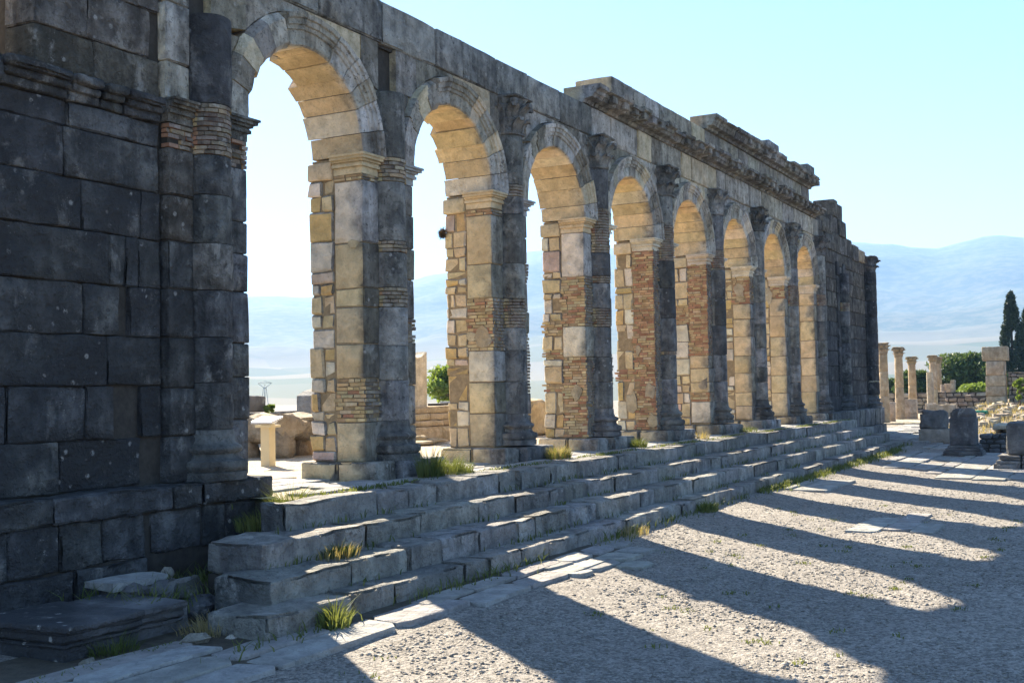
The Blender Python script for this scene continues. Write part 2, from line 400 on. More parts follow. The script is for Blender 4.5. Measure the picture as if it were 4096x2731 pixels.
RIDGE = [(-180, 1.2), (-110, 1.5), (-60, 3), (-20, 5), (0, 6.2), (4.3, 6.6), (5.3, 6.72), (6.9, 6.5), (8.1, 6.3), (10.1, 6.6), (11.2, 6.7), (18, 7.2), (27.6, 6.95), (33, 5.7), (38.6, 4.75), (41.4, 4.85), (50, 4.0), (70, 3), (110, 1.5), (180, 1.2)]
PROF = [(0, 0), (400, -.02), (1000, .005), (1800, .075), (2600, .2), (3300, .42), (4000, .76), (4600, 1.0), (5400, .8), (7000, .5)]
azs = list(np.arange(-180, -16, 4.0))+list(np.arange(-16, 64, .4))+list(np.arange(64, 181, 4.0)); rs = [60, 90, 130, 200, 300, 420, 600, 800, 1000]+list(np.arange(1150, 5000, 110))+[5400, 6200, 7000]
V = []
for a in azs:
    H = 4600*math.tan(math.radians(float(itp(a, RIDGE)))); ca, sa = math.cos(math.radians(a)), math.sin(math.radians(a))
    for r in rs:
        x, y = CAM[0]+r*ca, CAM[1]+r*sa
        k = min(1, max(0, (r-900)/1500))
        nz = mnoise.fractal(Vector((x*.0011, y*.0011, 3.0)), 1.0, 2.1, 5)
        rid = 1-abs(mnoise.noise(Vector((x*.0022, y*.0022, 9.0))))*2
        z = H*float(itp(r, PROF))-3*float(itp(r, [(60, .5), (130, 1), (420, 4), (1000, 2), (1800, 0)]))
        z += k*(nz*26+rid*34)*(1-.8*math.exp(-((r-4600)/420)**2))*min(1, H/300)
        z += k*7*mnoise.noise(Vector((x*.012, y*.012, 1.0)))*math.exp(-((r-4600)/500)**2)
        V.append((x, y, z))
n = len(rs); F = [(i*n+j, (i+1)*n+j, (i+1)*n+j+1, i*n+j+1) for i in range(len(azs)-1) for j in range(n-1)]
zmax = max(v[2] for v in V); zmin = min(v[2] for v in V)
mk('mountain_terrain', V, np.array(F)[:, ::-1].copy(), M_TERR, smooth=True, kind='structure')
q = NT('haze'); q.t.nodes.remove(q.b); pv = q.n('VolumePrincipled'); pv.inputs['Density'].default_value = 2.2e-4; pv.inputs['Color'].default_value = (.30, .53, .92, 1); pv.inputs['Anisotropy'].default_value = .1
q.t.links.new(pv.outputs[0], q.t.nodes['Material Output'].inputs['Volume'])
mk('haze', *jbox(-7200, 7200, -7200, 7200, zmin-2, zmax+4), q.m, kind='stuff')

# raised floor of the basilica behind the steps
ZP = 1.0
pl = list(np.arange(-3.5, 36, .5))
V, F = ground_grid(list(np.arange(-2.8, 24.5, .3)), list(np.arange(-1.0, 30, .35)), lambda x, y: ZP-.012, .008)
V2, F2 = ground_grid(list(np.arange(24.2, 33.5, .6)), list(np.arange(.0, 30, .6)), lambda x, y: ZP-.02, .004); F = np.concatenate([F, F2+len(V)]); V = V+V2
platform = mk('platform_floor', V, F, M_FLOOR, smooth=True, kind='structure')
mb = MB(); mb.add(jbox(-2.75, 24.1, -.95, 29.9, -.2, ZP-.05)); mb.add(jbox(24.1, 33.2, .0, 29.9, -.2, ZP-.06)); mb.mk('platform_base', M_MORT, platform)

# ------------------------------------------------------------------ the basilica facade
FAC = empty('basilica_facade', (13, .4, 1.0), 'long ruined Roman arcade wall of eight stone arches with brick patches, columns and cornices', 'ruin')
P = 3.4
COURSE = [1.23, 1.73, 2.24, 2.73, 3.23, 3.73, 4.21, 4.69]
nbrick = [0]
def brick_obj(vf, parent, stuff):
    if nbrick[0] < 300 and parent['_near']:
        nbrick[0] += 1
        mk('brick', *vf, M_BRK, parent, color=(*brickc(), .25))
    else: stuff.add(vf, (*brickc(), .25))
def brick_rect(parent, stuff, a, x0, x1, y0, y1, z0, z1, h=.05, L=.19):
    """brick facing of a block; a='x' faces -x (runs along y), a='y' faces -y (runs along x)"""
    n = max(1, round((z1-z0)/h)); hh = (z1-z0)/n
    for i in range(n):
        zz = z0+i*hh; lo, hi = (y0, y1+R.uniform(-.03, .07)) if a == 'x' else (x0, x1); t = lo-(L*R.uniform(0, .7))
        while t < hi-.02:
            l = L*R.choice((1, 1, 1, .5, .8)); u0 = max(t, lo)+.005; u1 = min(t+l, hi)-.005; t += l
            if u1-u0 < .025: continue
            d = R.uniform(-.012, .012)
            if R.random() < .04: d = .03
            if R.random() < .015: continue
            if a == 'x': vf = jbox(x0+d, x1, u0, u1, zz+.005, zz+hh-.006, .004)
            else: vf = jbox(u0, u1, y0+d, y1, zz+.005, zz+hh-.006, .004)
            brick_obj(vf, parent, stuff)
def brick_round(parent, stuff, cx, cy, r, z0, z1, h=.05):
    n = max(1, round((z1-z0)/h)); hh = (z1-z0)/n
    for i in range(n):
        zz = z0+i*hh; a = math.pi+R.uniform(-.5, 0)
        while a < 2*math.pi:
            l = R.choice((.75, .6, .9, .45)); a0 = max(a, math.pi-.1)+.015; a1 = min(a+l, 2*math.pi+.1)-.015; a += l
            if a1-a0 < .1: continue
            d = R.uniform(-.012, .008); rr = r+d; po = [(cx+rr*math.cos(t), cy+rr*math.sin(t)) for t in np.linspace(a0, a1, 4)]
            pi_ = [(cx+(r-.1)*math.cos(t), cy+(r-.1)*math.sin(t)) for t in (a1, a0)]
            brick_obj(prism([*po, *pi_][::-1], zz+.005, zz+hh-.006, 'z', .003), parent, stuff)
FMAT = [None]
def drum(parent, cx, cy, r, z0, z1, color, dark=.45, chip=0):
    sd = R.uniform(0, 99); nr = 4
    prof = [(r*.97, z0+.004), (r, z0+.02)]+[(r, z0+.02+(z1-z0-.04)*i/nr) for i in range(1, nr)]+[(r, z1-.02), (r*.97, z1-.004)]
    wob = lambda a, z: 1+.035*mnoise.noise(Vector((math.cos(a)*1.6+sd, math.sin(a)*1.6, z*2.2)))+.02*mnoise.noise(Vector((math.cos(a)*5+sd, math.sin(a)*5, z*7)))-(.06*max(0, mnoise.noise(Vector((a*2, sd, z*3)))-.25) if chip else 0)
    return mk('column_drum', *lathe(cx, cy, prof, 16, math.pi-.35, 2*math.pi+.35, wob), FMAT[0] or M_FAC, parent, (*vary(color, .08), dark), True, sharp=40)
def colbase(parent, cx, cy, z0, z1, dark=.7):
    h = z1-z0; r = .235; k = [(.37, 0), (.37, .16), (.345, .17), (.375, .22), (.385, .30), (.37, .38), (.32, .40), (.295, .46), (.29, .52), (.32, .56), (.335, .62), (.32, .68), (.275, .72), (.25, .8), (.24, 1)]
    sd = R.uniform(0, 9)
    wob = lambda a, z: 1+.05*mnoise.noise(Vector((math.cos(a)*2+sd, math.sin(a)*2, z*3)))
    mk('column_base', *lathe(cx, cy, [(a, z0+h*b) for a, b in k], 18, math.pi-.35, 2*math.pi+.35, wob), M_FAC, parent, (*vary(GREYS, .1), dark), True, sharp=50)
def capital(parent, cx, cy, z0, z1, r=.235, full=False, mat=None, dark=.6, color=GREYS, worn=1.0):
    mb = MB(); h = z1-z0; sd = R.uniform(0, 99); a0, a1 = (0, 2*math.pi) if full else (math.pi-.4, 2*math.pi+.4)
    wob = lambda a, z: 1+.10*max(0, math.cos(a*8+sd))*(.3+(z-z0)/h)+.10*worn*mnoise.noise(Vector((math.cos(a)*3+sd, math.sin(a)*3, z*7)))
    k = [(1.1, 0), (1.14, .05), (1.0, .07), (1.02, .12), (1.12, .25), (1.22, .38), (1.06, .41), (1.12, .5), (1.12, .64), (1.22, .74), (1.1, .77), (1.3, .93)]
    mb.add(lathe(cx, cy, [(r*a, z0+h*b) for a, b in k], 32 if full else 24, a0, a1, wob))
    nl = 8
    for row, (za, zb, ra, rb) in enumerate(((.06, .42, 1.02, 1.5), (.36, .76, 1.1, 1.72))):
        for i in range(nl):
            a = (i+.5*row)*2*math.pi/nl+math.pi/nl
            if not full and math.sin(a) > .2: continue
            if R.random() < .15*worn: continue
            u = Vector((math.cos(a), math.sin(a), 0)); t = Vector((-u.y, u.x, 0)); wd = .09*r/.235
            pts = [(za, ra, wd), ((za+zb)/2, ra*1.08, wd*1.15), (zb-.05, rb*.95, wd), (zb, rb*1.04, wd*.6), (zb-.09, rb*1.06, wd*.4)]
            V = []
            for (zz, rr, ww) in pts:
                for s_ in (-1, 1):
                    q_ = Vector((cx, cy, z0+h*zz))+u*rr*r+t*ww*s_; V.append(tuple(q_))
                    V.append(tuple(q_-u*.05))
            Fv = []
            for i2 in range(len(pts)-1):
                b_ = i2*4; Fv += [(b_, b_+2, b_+6, b_+4), (b_+1, b_+5, b_+7, b_+3), (b_, b_+4, b_+5, b_+1), (b_+2, b_+3, b_+7, b_+6)]
            mb.add((V, Fv))
    for (sx, sy) in ((-1, -1), (1, -1), (1, 1), (-1, 1)):      # corner volutes
        if not full and sy > 0: continue
        vx, vy = cx+sx*r*1.12, cy+sy*r*1.12
        if worn > .5 and R.random() < .3*worn: continue
        mb.add(lat(vx-.055, vx+.055, vy-.055, vy+.055, z0+h*.7, z0+h*.9, .02, (1, 1, 1), .015))
    e = r*1.36
    mb.add(lat(cx-e, cx+e, cy-e, (cy+e if full else .05), z0+h*.91, z1-.004, .03, (4, 4, 1), .03*worn, chip=.12*worn))
    o = mb.mk('capital', mat or M_FAC, parent, color=(*vary(color, .1), dark), smooth=True, sharp=45)
    return o
IMP = [(0, .10, 0), (.10, .14, .035), (.14, .17, .02), (.17, .2, .05), (.2, .24, .09), (.24, .27, .11)]
def impost(parent, x0, x1, y0, y1, z0, z1, sides, color=CREAM, dark=.15):
    """moulded block growing outwards on sides (-x,+x,-y)"""
    mb = MB(); H = .27
    for (a, b, o) in IMP:
        mb.add(jbox(x0-(o if '-x' in sides else 0), x1+(o if '+x' in sides else 0), y0-(o if '-y' in sides else 0), y1, z0+(z1-z0)*a/H+.001, z0+(z1-z0)*b/H, .003))
    return mb.mk('impost', M_PALE if parent.name != 'pier' else M_FACW, parent, color=(*vary(color, .08), dark))

# --- piers.  segments from the top down: (z_top, kind); kind b=brick, s=stone, p=pale new stone, m=mortar patch
COLS = {
 0: [(6.2, 'k'), (5.23, 'b'), (4.68, 's'), (4.25, 's'), (3.73, 'w'), (3.23, 's'), (2.73, 's'), (2.25, 's'), (1.75, 'B'), (1.22, '')],
 1: [(6.12, 's'), (5.23, 'b'), (4.91, 's'), (4.12, 'b'), (3.97, 's'), (3.5, 'b'), (3.24, 's'), (2.73, 's'), (2.27, 's'), (1.74, 'B'), (1.22, '')],
 2: [(6.8, 'C'), (6.18, 's'), (5.38, 'b'), (5.19, 's'), (4.91, 's'), (4.12, 's'), (3.56, 'b'), (3.1, 's'), (2.74, 's'), (2.25, 's'), (1.74, 'B'), (1.25, '')],
 3: [(6.8, 'C'), (6.19, 's'), (5.44, 'b'), (4.62, 'k'), (4.19, 'b'), (4.06, 's'), (3.59, 'b'), (3.25, 's'), (2.69, 's'), (2.23, 's'), (1.74, 'B'), (1.24, '')],
 4: [(6.8, 'C'), (6.16, 's'), (5.52, 'b'), (4.78, 'k'), (4.2, 'k'), (3.57, 'k'), (2.87, 'b'), (2.8, 's'), (2.29, 's'), (1.76, 'B'), (1.23, '')],
 5: [(6.8, 'C'), (6.18, 's'), (5.34, 'b'), (4.87, 'k'), (4.2, 'k'), (3.55, 'k'), (2.86, 's'), (2.24, 's'), (1.75, 'B'), (1.25, '')],
 6: [(6.8, 'C'), (6.18, 's'), (5.0, 's'), (4.3, 's'), (3.73, 's'), (3.1, 's'), (2.6, 's'), (2.2, 's'), (1.75, 'B'), (1.23, '')],
 7: [(6.8, 'C'), (6.18, 's'), (5.5, 's'), (4.98, 'b'), (4.4, 's'), (3.8, 's'), (3.2, 's'), (2.7, 's'), (2.2, 's'), (1.75, 'B'), (1.23, '')],
 8: [(6.8, 'C'), (6.18, 's'), (5.3, 's'), (4.95, 'b'), (4.6, 's'), (4.1, 's'), (3.5, 's'), (3.0, 's'), (2.5, 's'), (2.1, 's'), (1.75, 'B'), (1.23, '')],
 9: [(5.9, 's'), (5.2, 's'), (4.9, 'b'), (4.6, 's'), (4.1, 's'), (3.5, 's'), (3.0, 's'), (2.5, 's'), (2.1, 's'), (1.75, 'B'), (1.23, '')],
}
PILS = {
 0: [(4.96, 'b'), (4.7, 's'), (4.21, 's'), (3.73, 's'), (3.23, 's'), (2.72, 's'), (2.2, 's'), (1.7, 's'), (1.22, '')],
 1: [(4.97, 'b'), (4.89, 'p'), (4.07, 's'), (3.48, 's'), (3.23, 's'), (2.75, 's'), (2.3, 'b'), (1.74, 's'), (1.22, '')],
 2: [(4.95, 'b'), (4.86, 's'), (4.09, 's'), (3.55, 'b'), (2.74, 'p'), (2.25, 's'), (1.76, 's'), (1.24, '')],
 3: [(4.97, 'p'), (4.16, 'b'), (3.26, 'p'), (2.69, 'b'), (2.24, 'b'), (1.24, '')],
 4: [(5.0, 'b'), (1.25, '')],
 5: [(5.0, 'b'), (2.85, 's'), (2.55, 's'), (2.22, 's'), (1.98, 'b'), (1.77, 'p'), (1.26, '')],
 6: [(4.97, 'b'), (4.25, 's'), (3.85, 's'), (3.4, 's'), (2.9, 's'), (2.45, 's'), (1.95, 's'), (1.6, 's'), (1.24, '')],
 7: [(4.97, 'b'), (4.6, 's'), (4.1, 's'), (3.5, 's'), (2.95, 's'), (2.4, 's'), (1.9, 's'), (1.24, '')],
 8: [(4.97, 's'), (4.6, 's'), (4.1, 's'), (3.5, 's'), (2.95, 's'), (2.4, 's'), (1.9, 's'), (1.24, '')],
}
XR = .225                     # column axis measured from a pier's own zero
def column_stack(core, k, X, stuff):
    L = COLS[k]; cx = X+XR
    for (zt, kd), (zb, _) in zip(L[:-1], L[1:]):
        if kd == 'C': capital(core, cx, 0, zb, zt, dark=.45)
        elif kd == 'B': colbase(core, cx, 0, zb, zt)
        elif kd == 'b': brick_round(core, stuff, cx, 0, .24, zb, zt)
        elif kd == 'k': drum(core, cx, 0, .25, zb, zt, GREYS, .8, 1)
        elif kd == 'w': drum(core, cx, 0, .25, zb, zt, CREAM, .2, 1)
        else: drum(core, cx, 0, .235, zb, zt, GREYS, R.uniform(.3, .6))
def reveal_rubble(core, stuff, X, zb, zt, k):
    """back half of the left-hand reveal: coursed rubble"""
    z = zb
    while z < zt-.06:
        h = min(R.choice((.12, .15, .18, .22, .26, .32, .4)), zt-z)
        if zt-z-h < .1: h = zt-z
        if k in (3, 4, 5) and R.random() < .16 and h < .3:
            brick_rect(core, stuff, 'x', X-.36, X-.2, .46, .855, z, z+h)
        else:
            n = 1 if h > .3 and R.random() < .6 else R.choice((1, 2, 2, 2, 2))
            cut = [.465]+([.46+.40*R.uniform(.35, .65)] if n == 2 else [])+[.865+R.uniform(-.02, .02)]
            for a, b in zip(cut[:-1], cut[1:]):
                if h > .3 and n == 2 and R.random() < .25:
                    zm = z+h*R.uniform(.4, .6)
                    for (u, v_) in ((z, zm), (zm, z+h)): mk('rubble_stone', *cbox(X-.365+R.uniform(-.02, .02), X-.1, a+.004, b-.004, u+.004, v_-.004, .014, .010), M_FAC, core, (*rubc(), .2))
                else: mk('rubble_stone', *cbox(X-.365+R.uniform(-.025, .02), X-.1, a+.004, b-.004, z+.004, z+h-.005, .018, .013), M_FAC, core, (*rubc(), .2))
        z += h
def ashlar(core, x0, x1, y0, y1, z0, z1, c=None, dark=None, name='ashlar_block', b=.025, rough=.01, n=None, chip=.05):
    b = min(b, .014); n = n or (max(1, int((x1-x0)/.3)), max(1, int((y1-y0)/.35)), max(1, int((z1-z0)/.25)))
    return mk(name, *lat(x0+.005, x1-.005, y0+R.uniform(-.012, .012), y1, z0+.006, z1-.006, b, n, rough, chip=chip), FMAT[0] or M_FAC, core, (*vary(c or CREAM, .1), R.uniform(.25, .55) if dark is None else dark), True, sharp=50)
def pier(k):
    X = (k-1)*P; FMAT[0] = M_FACW if k == 0 else None
    core = mk('pier', *jbox(X-.35, X+.80, .03, .82, 1.0, 5.2), M_MORTP if k else M_MORT, FAC); core['_near'] = k <= 2
    stuff = MB(); BRED[0] = {0: .6, 1: .15, 2: .2, 3: .3, 4: .75, 5: .75}.get(k, .5)
    L = PILS[k]
    for (zt, kd), (zb, _) in zip(L[:-1], L[1:]):
        if k > 0:
            if kd == 'b':
                brick_rect(core, stuff, 'x', X-.365, X-.25, .0, .45, zb, zt)
                brick_rect(core, stuff, 'y', X-.365, X-.0, -.005, .1, zb, zt)
            else:
                ashlar(core, X-.37, X+.0, .0, .455, zb, zt, PALE if kd == 'p' else CREAM, .08 if kd == 'p' else None)
        else:
            if kd == 'b': brick_rect(core, stuff, 'y', X-.37, X-.0, -.005, .1, zb, zt)
            else: ashlar(core, X-.37, X+.0, .0, .455, zb, zt, CREAM if zb > 3.7 else GREYS, .3 if zb > 3.7 else .75)
    # right-hand pilaster strip
    if k < 8:
        z = 4.97
        while z > 1.3:
            h = R.uniform(.35, .6); zb = max(1.23, z-h)
            if zb-1.23 < .15: zb = 1.23
            if (k == 0 and z > 4.9) or (k > 0 and R.random() < .3):
                brick_rect(core, stuff, 'y', X+.45, X+.84, -.005, .2, max(zb, z-.32), z); zb = max(zb, z-.32)
            else: ashlar(core, X+.45, X+.84, .0, .86, zb, z, CREAM if k else GREYS, .45)
            z = zb
        impost(core, X+.46, X+.84, 0, .86, 4.97, 5.22, ('+x', '-y'), GREYS if k < 3 else PALE, .25)
    impost(core, X-.37, X-.005, 0, .46, 4.97, 5.22, ('-x', '-y') if k else ('-y',), PALE if k > 3 else CREAM, .1)
    if k > 0:
        mk('impost', *lat(X-.40, X-.05, .475, .87, 4.93, 5.16, .02, (1, 2, 2), .01), M_PALE, core, (*vary(CREAM, .1), .1), True, sharp=50)
        reveal_rubble(core, stuff, X, 1.23, 4.93, k)
        # plinth
        cut = [-.58, -.36+R.uniform(-.05, .05), .1, .6, 1.04]
        px = X-.56
        for (a, b) in ((.32, .92), (-.30, .31)):
            mk('plinth_block', *lat(px+R.uniform(-.03, .03), X-.1, a+.01, b-.01, ZP-.06, 1.225, .03, (2, 3, 1), .018, chip=.12), M_FAC, core, (*vary(CREAM, .1), .5), True, sharp=60)
        mk('plinth_block', *lat(X-.09, X+.53, -.41, .4, ZP-.06, 1.222, .03, (3, 3, 1), .018, chip=.12), M_FAC, core, (*vary(GREYS, .1), .5), True, sharp=60)
        mk('plinth_block', *lat(X+.54, X+1.02, -.36, .9, ZP-.06, 1.215, .04, (2, 3, 1), .025, chip=.14), M_FAC, core, (*vary(GREYS, .1), .5), True, sharp=60)
    column_stack(core, k, X, stuff)
    if stuff.V: stuff.mk('brickwork', M_BRKA, core, kind='stuff')
    return core
def patch(core, X, y0, y1, z0, z1, c=(.50, .40, .26)):
    n = 9; cy_, cz_ = (y0+y1)/2, (z0+z1)/2; po = []
    for i in range(n):
        a = 2*math.pi*i/n; k = R.uniform(.6, 1.35); po.append((cy_+(y1-y0)/2*k*math.cos(a), cz_+(z1-z0)/2*k*math.sin(a)))
    mk('cement_patch', *prism(po, X-.381, X-.33, 'x', .003), M_FAC, core, (*vary(c, .06), .1))
PIERS = {k: pier(k) for k in range(0, 9)}
for (k, y0, y1, z0, z1) in ((2, .02, .30, 2.78, 3.12), (2, .3, .48, 2.9, 3.05), (4, .02, .24, 1.9, 2.22), (4, .45, .66, 1.55, 2.02), (4, .0, .2, 1.25, 1.62), (4, .3, .42, 2.8, 3.0), (5, .0, .28, 2.0, 2.3), (3, .1, .3, 1.9, 2.2), (6, .1, .45, 4.45, 4.75), (1, .05, .25, 3.98, 4.1), (7, .4, .8, 4.3, 4.9)):
    patch(PIERS[k], (k-1)*P, y0, y1, z0, z1)
# two pale blocks of the end pilaster above its impost
for (a, b) in ((5.225, 5.62), (5.62, 6.25), (6.25, 6.8)): ashlar(PIERS[0], -3.77, -3.42, .02, .5, a, b, PALE, .05 if b < 6.3 else .5)

FMAT[0] = None
# --- arches
def arch(i):
    cx = (i-1)*P-1.465; cz = 5.215; ri, ro = 1.1, 1.5
    N = 13; segs = 3
    ring = []
    for r_, rng in ((ri+.03, range(25)), (ro-.04, range(24, -1, -1))):
        ring += [(cx+r_*math.cos(math.pi*t/24), cz+r_*math.sin(math.pi*t/24)) for t in rng]
    core = mk('arch', *prism(ring, .02, .58), M_MORT, FAC); core['_near'] = False
    cuts = [0]+[math.pi*(j+R.uniform(-.16, .16))/N for j in range(1, N)]+[math.pi]
    for j in range(N):
        a0, a1 = cuts[j]+.004, cuts[j+1]-.004
        yb = R.uniform(.80, .88) if (j < 4 or j > 8) else R.uniform(.58, .84)
        if i == 1 and j in (6, 7, 8): yb = .5
        yf = -.04+R.uniform(-.012, .012); d = R.uniform(-.008, .012)
        rough = (i == 1 and j >= 8) or R.random() < .06
        if rough: prof = [(ri-.03, yb), (ri-.02, yf+.05), (ri+.05, yf-.01), (ro-.08, yf-.02), (ro, yf+.06), (ro, yb)]
        else: prof = [(ri, yb), (ri, yf+.02), (ri+.02, yf), (1.29, yf), (1.30, yf-.025), (1.345, yf-.025), (1.355, yf-.05), (1.42, yf-.05), (1.43, yf-.075), (ro-.01, yf-.08), (ro, yf-.02), (ro, yb)]
        V = []; n = len(prof)
        for t in np.linspace(a0, a1, segs+1):
            for (r_, y) in prof:
                r2 = r_+d+(.012*vnoise(t*9+i*7, y*5, 1.3, j) if not rough else .05*vnoise(t*6+i*3, y*4, 1.1, j))
                V.append((cx+r2*math.cos(t), y+.008*vnoise(t*11, r_*9, 1.2, i+j), cz+r2*math.sin(t)))
        Fv = [(s*n+u, s*n+(u+1) % n, (s+1)*n+(u+1) % n, (s+1)*n+u) for s in range(segs) for u in range(n)]
        Fv += [tuple(range(n-1, -1, -1)), tuple(segs*n+u for u in range(n))]
        c_ = PALE if R.random() < .14 else CREAM
        mk('voussoir', V, Fv, M_FACP, core, (*vary(c_, .1), .0 if c_ is PALE else R.uniform(.0, .15)), True, sharp=28)
    # spandrel stones either side, up to the architrave
    for sgn in (-1, 1):
        xc = cx+sgn*1.69; xe = xc-sgn*(.02 if not ((i == 1 and sgn > 0) or (i == 2 and sgn < 0)) else .2)
        ts = [t for t in np.linspace(math.radians(3), math.pi/2, 14)]
        arc = [(cx+sgn*1.515*math.cos(t), cz+1.515*math.sin(t)) for t in ts]
        tm = R.choice((6, 7))
        A = arc[:tm+1]; B = arc[tm:]
        xm = A[-1][0]
        zj = 6.17+R.uniform(-.05, .05)
        loA = [p_ for p_ in A if p_[1] < zj-.03]; hiA = [p_ for p_ in A if p_[1] >= zj+.0]
        polys = []
        if len(loA) >= 2: polys.append([(xe, loA[0][1]), (xe, zj-.005)]+[(loA[-1][0]-sgn*.01, zj-.005)]+loA[::-1])
        if len(hiA) >= 2: polys.append([(xe, zj+.005), (xe, 6.79), (xm+sgn*.004, 6.79)]+hiA[::-1]+[(hiA[0][0], zj+.005)])
        elif len(hiA) < 2: polys.append([(xe, zj+.005), (xe, 6.79), (xm+sgn*.004, 6.79), (xm+sgn*.004, max(zj+.01, A[-1][1]))])
        polys.append([(xm-sgn*.004, A[-1][1]), (xm-sgn*.004, 6.79), (cx+sgn*.004, 6.79)]+B[::-1])
        for po in polys:
            if sgn > 0: po = po[::-1]
            mk('spandrel_stone', *prism(po[::-1], .0+R.uniform(-.015, .01), .7), M_FACP if i > 3 else M_FAC, core, (*vary(CREAM, .1), R.uniform(.0, .3)))
    return core
ARCHES = [arch(i) for i in range(1, 9)]
# --- architrave, cornices, attic
mb = MB(); mb.add(jbox(-3.7, 24.9, .05, .72, 6.76, 7.33))
for k in range(0, 9): mb.add(jbox((k-1)*P+XR-.3, (k-1)*P+XR+.3, .10, .70, 5.2, 6.77))
ENT = mb.mk('entablature', M_MORT, FAC)
x = -3.8
while x < 24.0:
    l = R.choice((.62, .75, .9, 1.05, 1.2, 1.35)); x1 = min(x+l, 24.2)
    t = 7.36+R.uniform(-.015, .015)
    mk('architrave_block', *lat(x+.010, x1-.010, -.03+R.uniform(-.015, .01), .76, 6.80, t, .02, (max(1, int(l/.3)), 2, 2), .012, chip=.06), M_FACP if x > 6.2 else M_FAC, ENT, (*vary(CREAM if x > 6 else GREYS, .1), R.uniform(.0, .15) if x > 6.5 else R.uniform(.2, .5)), True, sharp=50)
    x = x1
def cornice_piece(x0, x1, z0, h, pr, dark, brok=0.0):
    mb = MB(); g = R.uniform(-.02, .02)
    prof = [(.35, z0), (-.05, z0), (-.08, z0+h*.18), (-.05-pr*.45, z0+h*.24), (-.06-pr*.5, z0+h*.42), (-pr*.72, z0+h*.46), (-pr*.75, z0+h*.66), (-pr*.95, z0+h*.74), (-pr+g, z0+h*.8), (-pr+g, z0+h*(1-brok)), (.35, z0+h)]
    V = []; n = len(prof); ns = max(2, int((x1-x0)/.2)); sd = R.uniform(0, 99)
    for s in range(ns+1):
        t = x0+(x1-x0)*s/ns
        for (y, z) in prof:
            V.append((t+.012*vnoise(y*5, z*5, 1.7, sd), y+(.018 if y < 0 else 0)*vnoise(t*6, z*6, 1.3, sd), z+.014*vnoise(t*5, y*5, 1.1, sd+3)))
    Fv = [(s*n+u, s*n+(u+1) % n, (s+1)*n+(u+1) % n, (s+1)*n+u) for s in range(ns) for u in range(n)]
    Fv += [tuple(range(n-1, -1, -1)), tuple(ns*n+u for u in range(n))]
    Fv = [f[::-1] for f in Fv]
    mb.add((V, Fv))
    c = x0+(x1-x0)*.5
    if R.random() < .8: mb.add(lat(c-.11, c+.11, -pr*.93, -.1, z0+h*.26, z0+h*.7, .02, (2, 2, 1), .015))
    return mb.mk('cornice_block', M_FAC, ENT, color=(*vary((.46, .37, .25), .12), dark*.6))
x = 6.45
while x < 23.7:
    l = R.uniform(.42, .72); x1 = min(x+l, 23.75)
    b = R.choice((0, 0, .25, .4)); pr = .40 if R.random() > .2 else .31
    cornice_piece(x+.01, x1-.01, 7.365, .30, pr, R.uniform(.45, .75), b); x = x1
x = 7.92
while x < 23.2:
    l = R.uniform(.65, 1.15); x1 = min(x+l, 23.25)
    mk('attic_block', *lat(x+.010, x1-.010, .0+R.uniform(-.012, .012), .80, 7.67, 8.20+R.uniform(-.01, .01), .02, (3, 2, 2), .012, chip=.05), M_FACP, ENT, (*vary(CREAM, .1), R.uniform(.05, .5)), True, sharp=50)
    x = x1
x = 13.35
while x < 23.2:
    l = R.uniform(.6, .95); x1 = min(x+l, 23.3)
    cornice_piece(x+.008, x1-.008, 8.205, .33+.06*vnoise(x, 1, 1), .34, R.uniform(.4, .8), R.choice((0, 0, .2))); x = x1
for (a, b, z0, z1, y0) in ((18.9, 19.95, 8.56, 8.98, .02), (21.6, 22.4, 8.56, 8.74, .0), (22.4, 23.2, 8.56, 8.86, -.2)):
    ashlar(ENT, a, b, y0, .75, z0, z1, GREYS, .5, 'attic_block')

# --- left end wall
LW = MB(); LW.add(jbox(-6.9, -3.4, .14, 1.2, .0, 5.15)); LW.add(jbox(-5.28, -2.7, .14, .78, 5.1, 7.3)); LW.add(jbox(-6.9, -2.58, -.2, .86, .0, 1.2))
LW.add(jbox(-3.4, -2.6, .1, .8, 1.2, 5.2))
LW = LW.mk('end_wall', M_MORT, FAC)
ROWS = [((1.23, 1.71), (-6.8, -5.07, -4.07), 1), ((1.71, 2.225), (-6.8, -5.65, -4.77, -4.43), 1), ((1.71, 2.225), (-4.08, -3.8), 0), ((2.225, 2.715), (-6.8, -5.93, -4.51, -3.8), 1),
        ((2.715, 3.215), (-6.8, -4.79, -4.35), 1), ((2.715, 3.215), (-4.22, -3.8), 0), ((3.215, 3.72), (-6.8, -4.48, -4.28, -4.1, -3.8), 1), ((3.72, 4.21), (-6.8, -4.82, -4.07, -3.8), 1),
        ((4.21, 4.69), (-6.8, -5.02, -3.83), 1), ((4.69, 4.93), (-6.8, -4.98, -3.83), 1), ((5.2, 5.6), (-5.35, -4.65, -3.8), 1), ((5.6, 6.1), (-5.35, -4.74, -3.92), 1), ((6.1, 6.62), (-5.35, -4.4, -3.8), 1), ((6.62, 7.15), (-5.35, -4.9, -3.8), 1)]
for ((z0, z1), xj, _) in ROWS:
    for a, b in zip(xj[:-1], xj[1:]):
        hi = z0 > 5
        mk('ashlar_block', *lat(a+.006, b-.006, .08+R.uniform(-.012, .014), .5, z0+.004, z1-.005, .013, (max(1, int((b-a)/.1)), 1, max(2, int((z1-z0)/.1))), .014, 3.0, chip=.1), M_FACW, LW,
           (*vary(GREYS if not hi else CREAM, .1), R.uniform(.35, .6) if hi else min(1.0, max(.6, 1.05-.05*(z0-1)+R.uniform(-.15, .05)))), True, sharp=50)
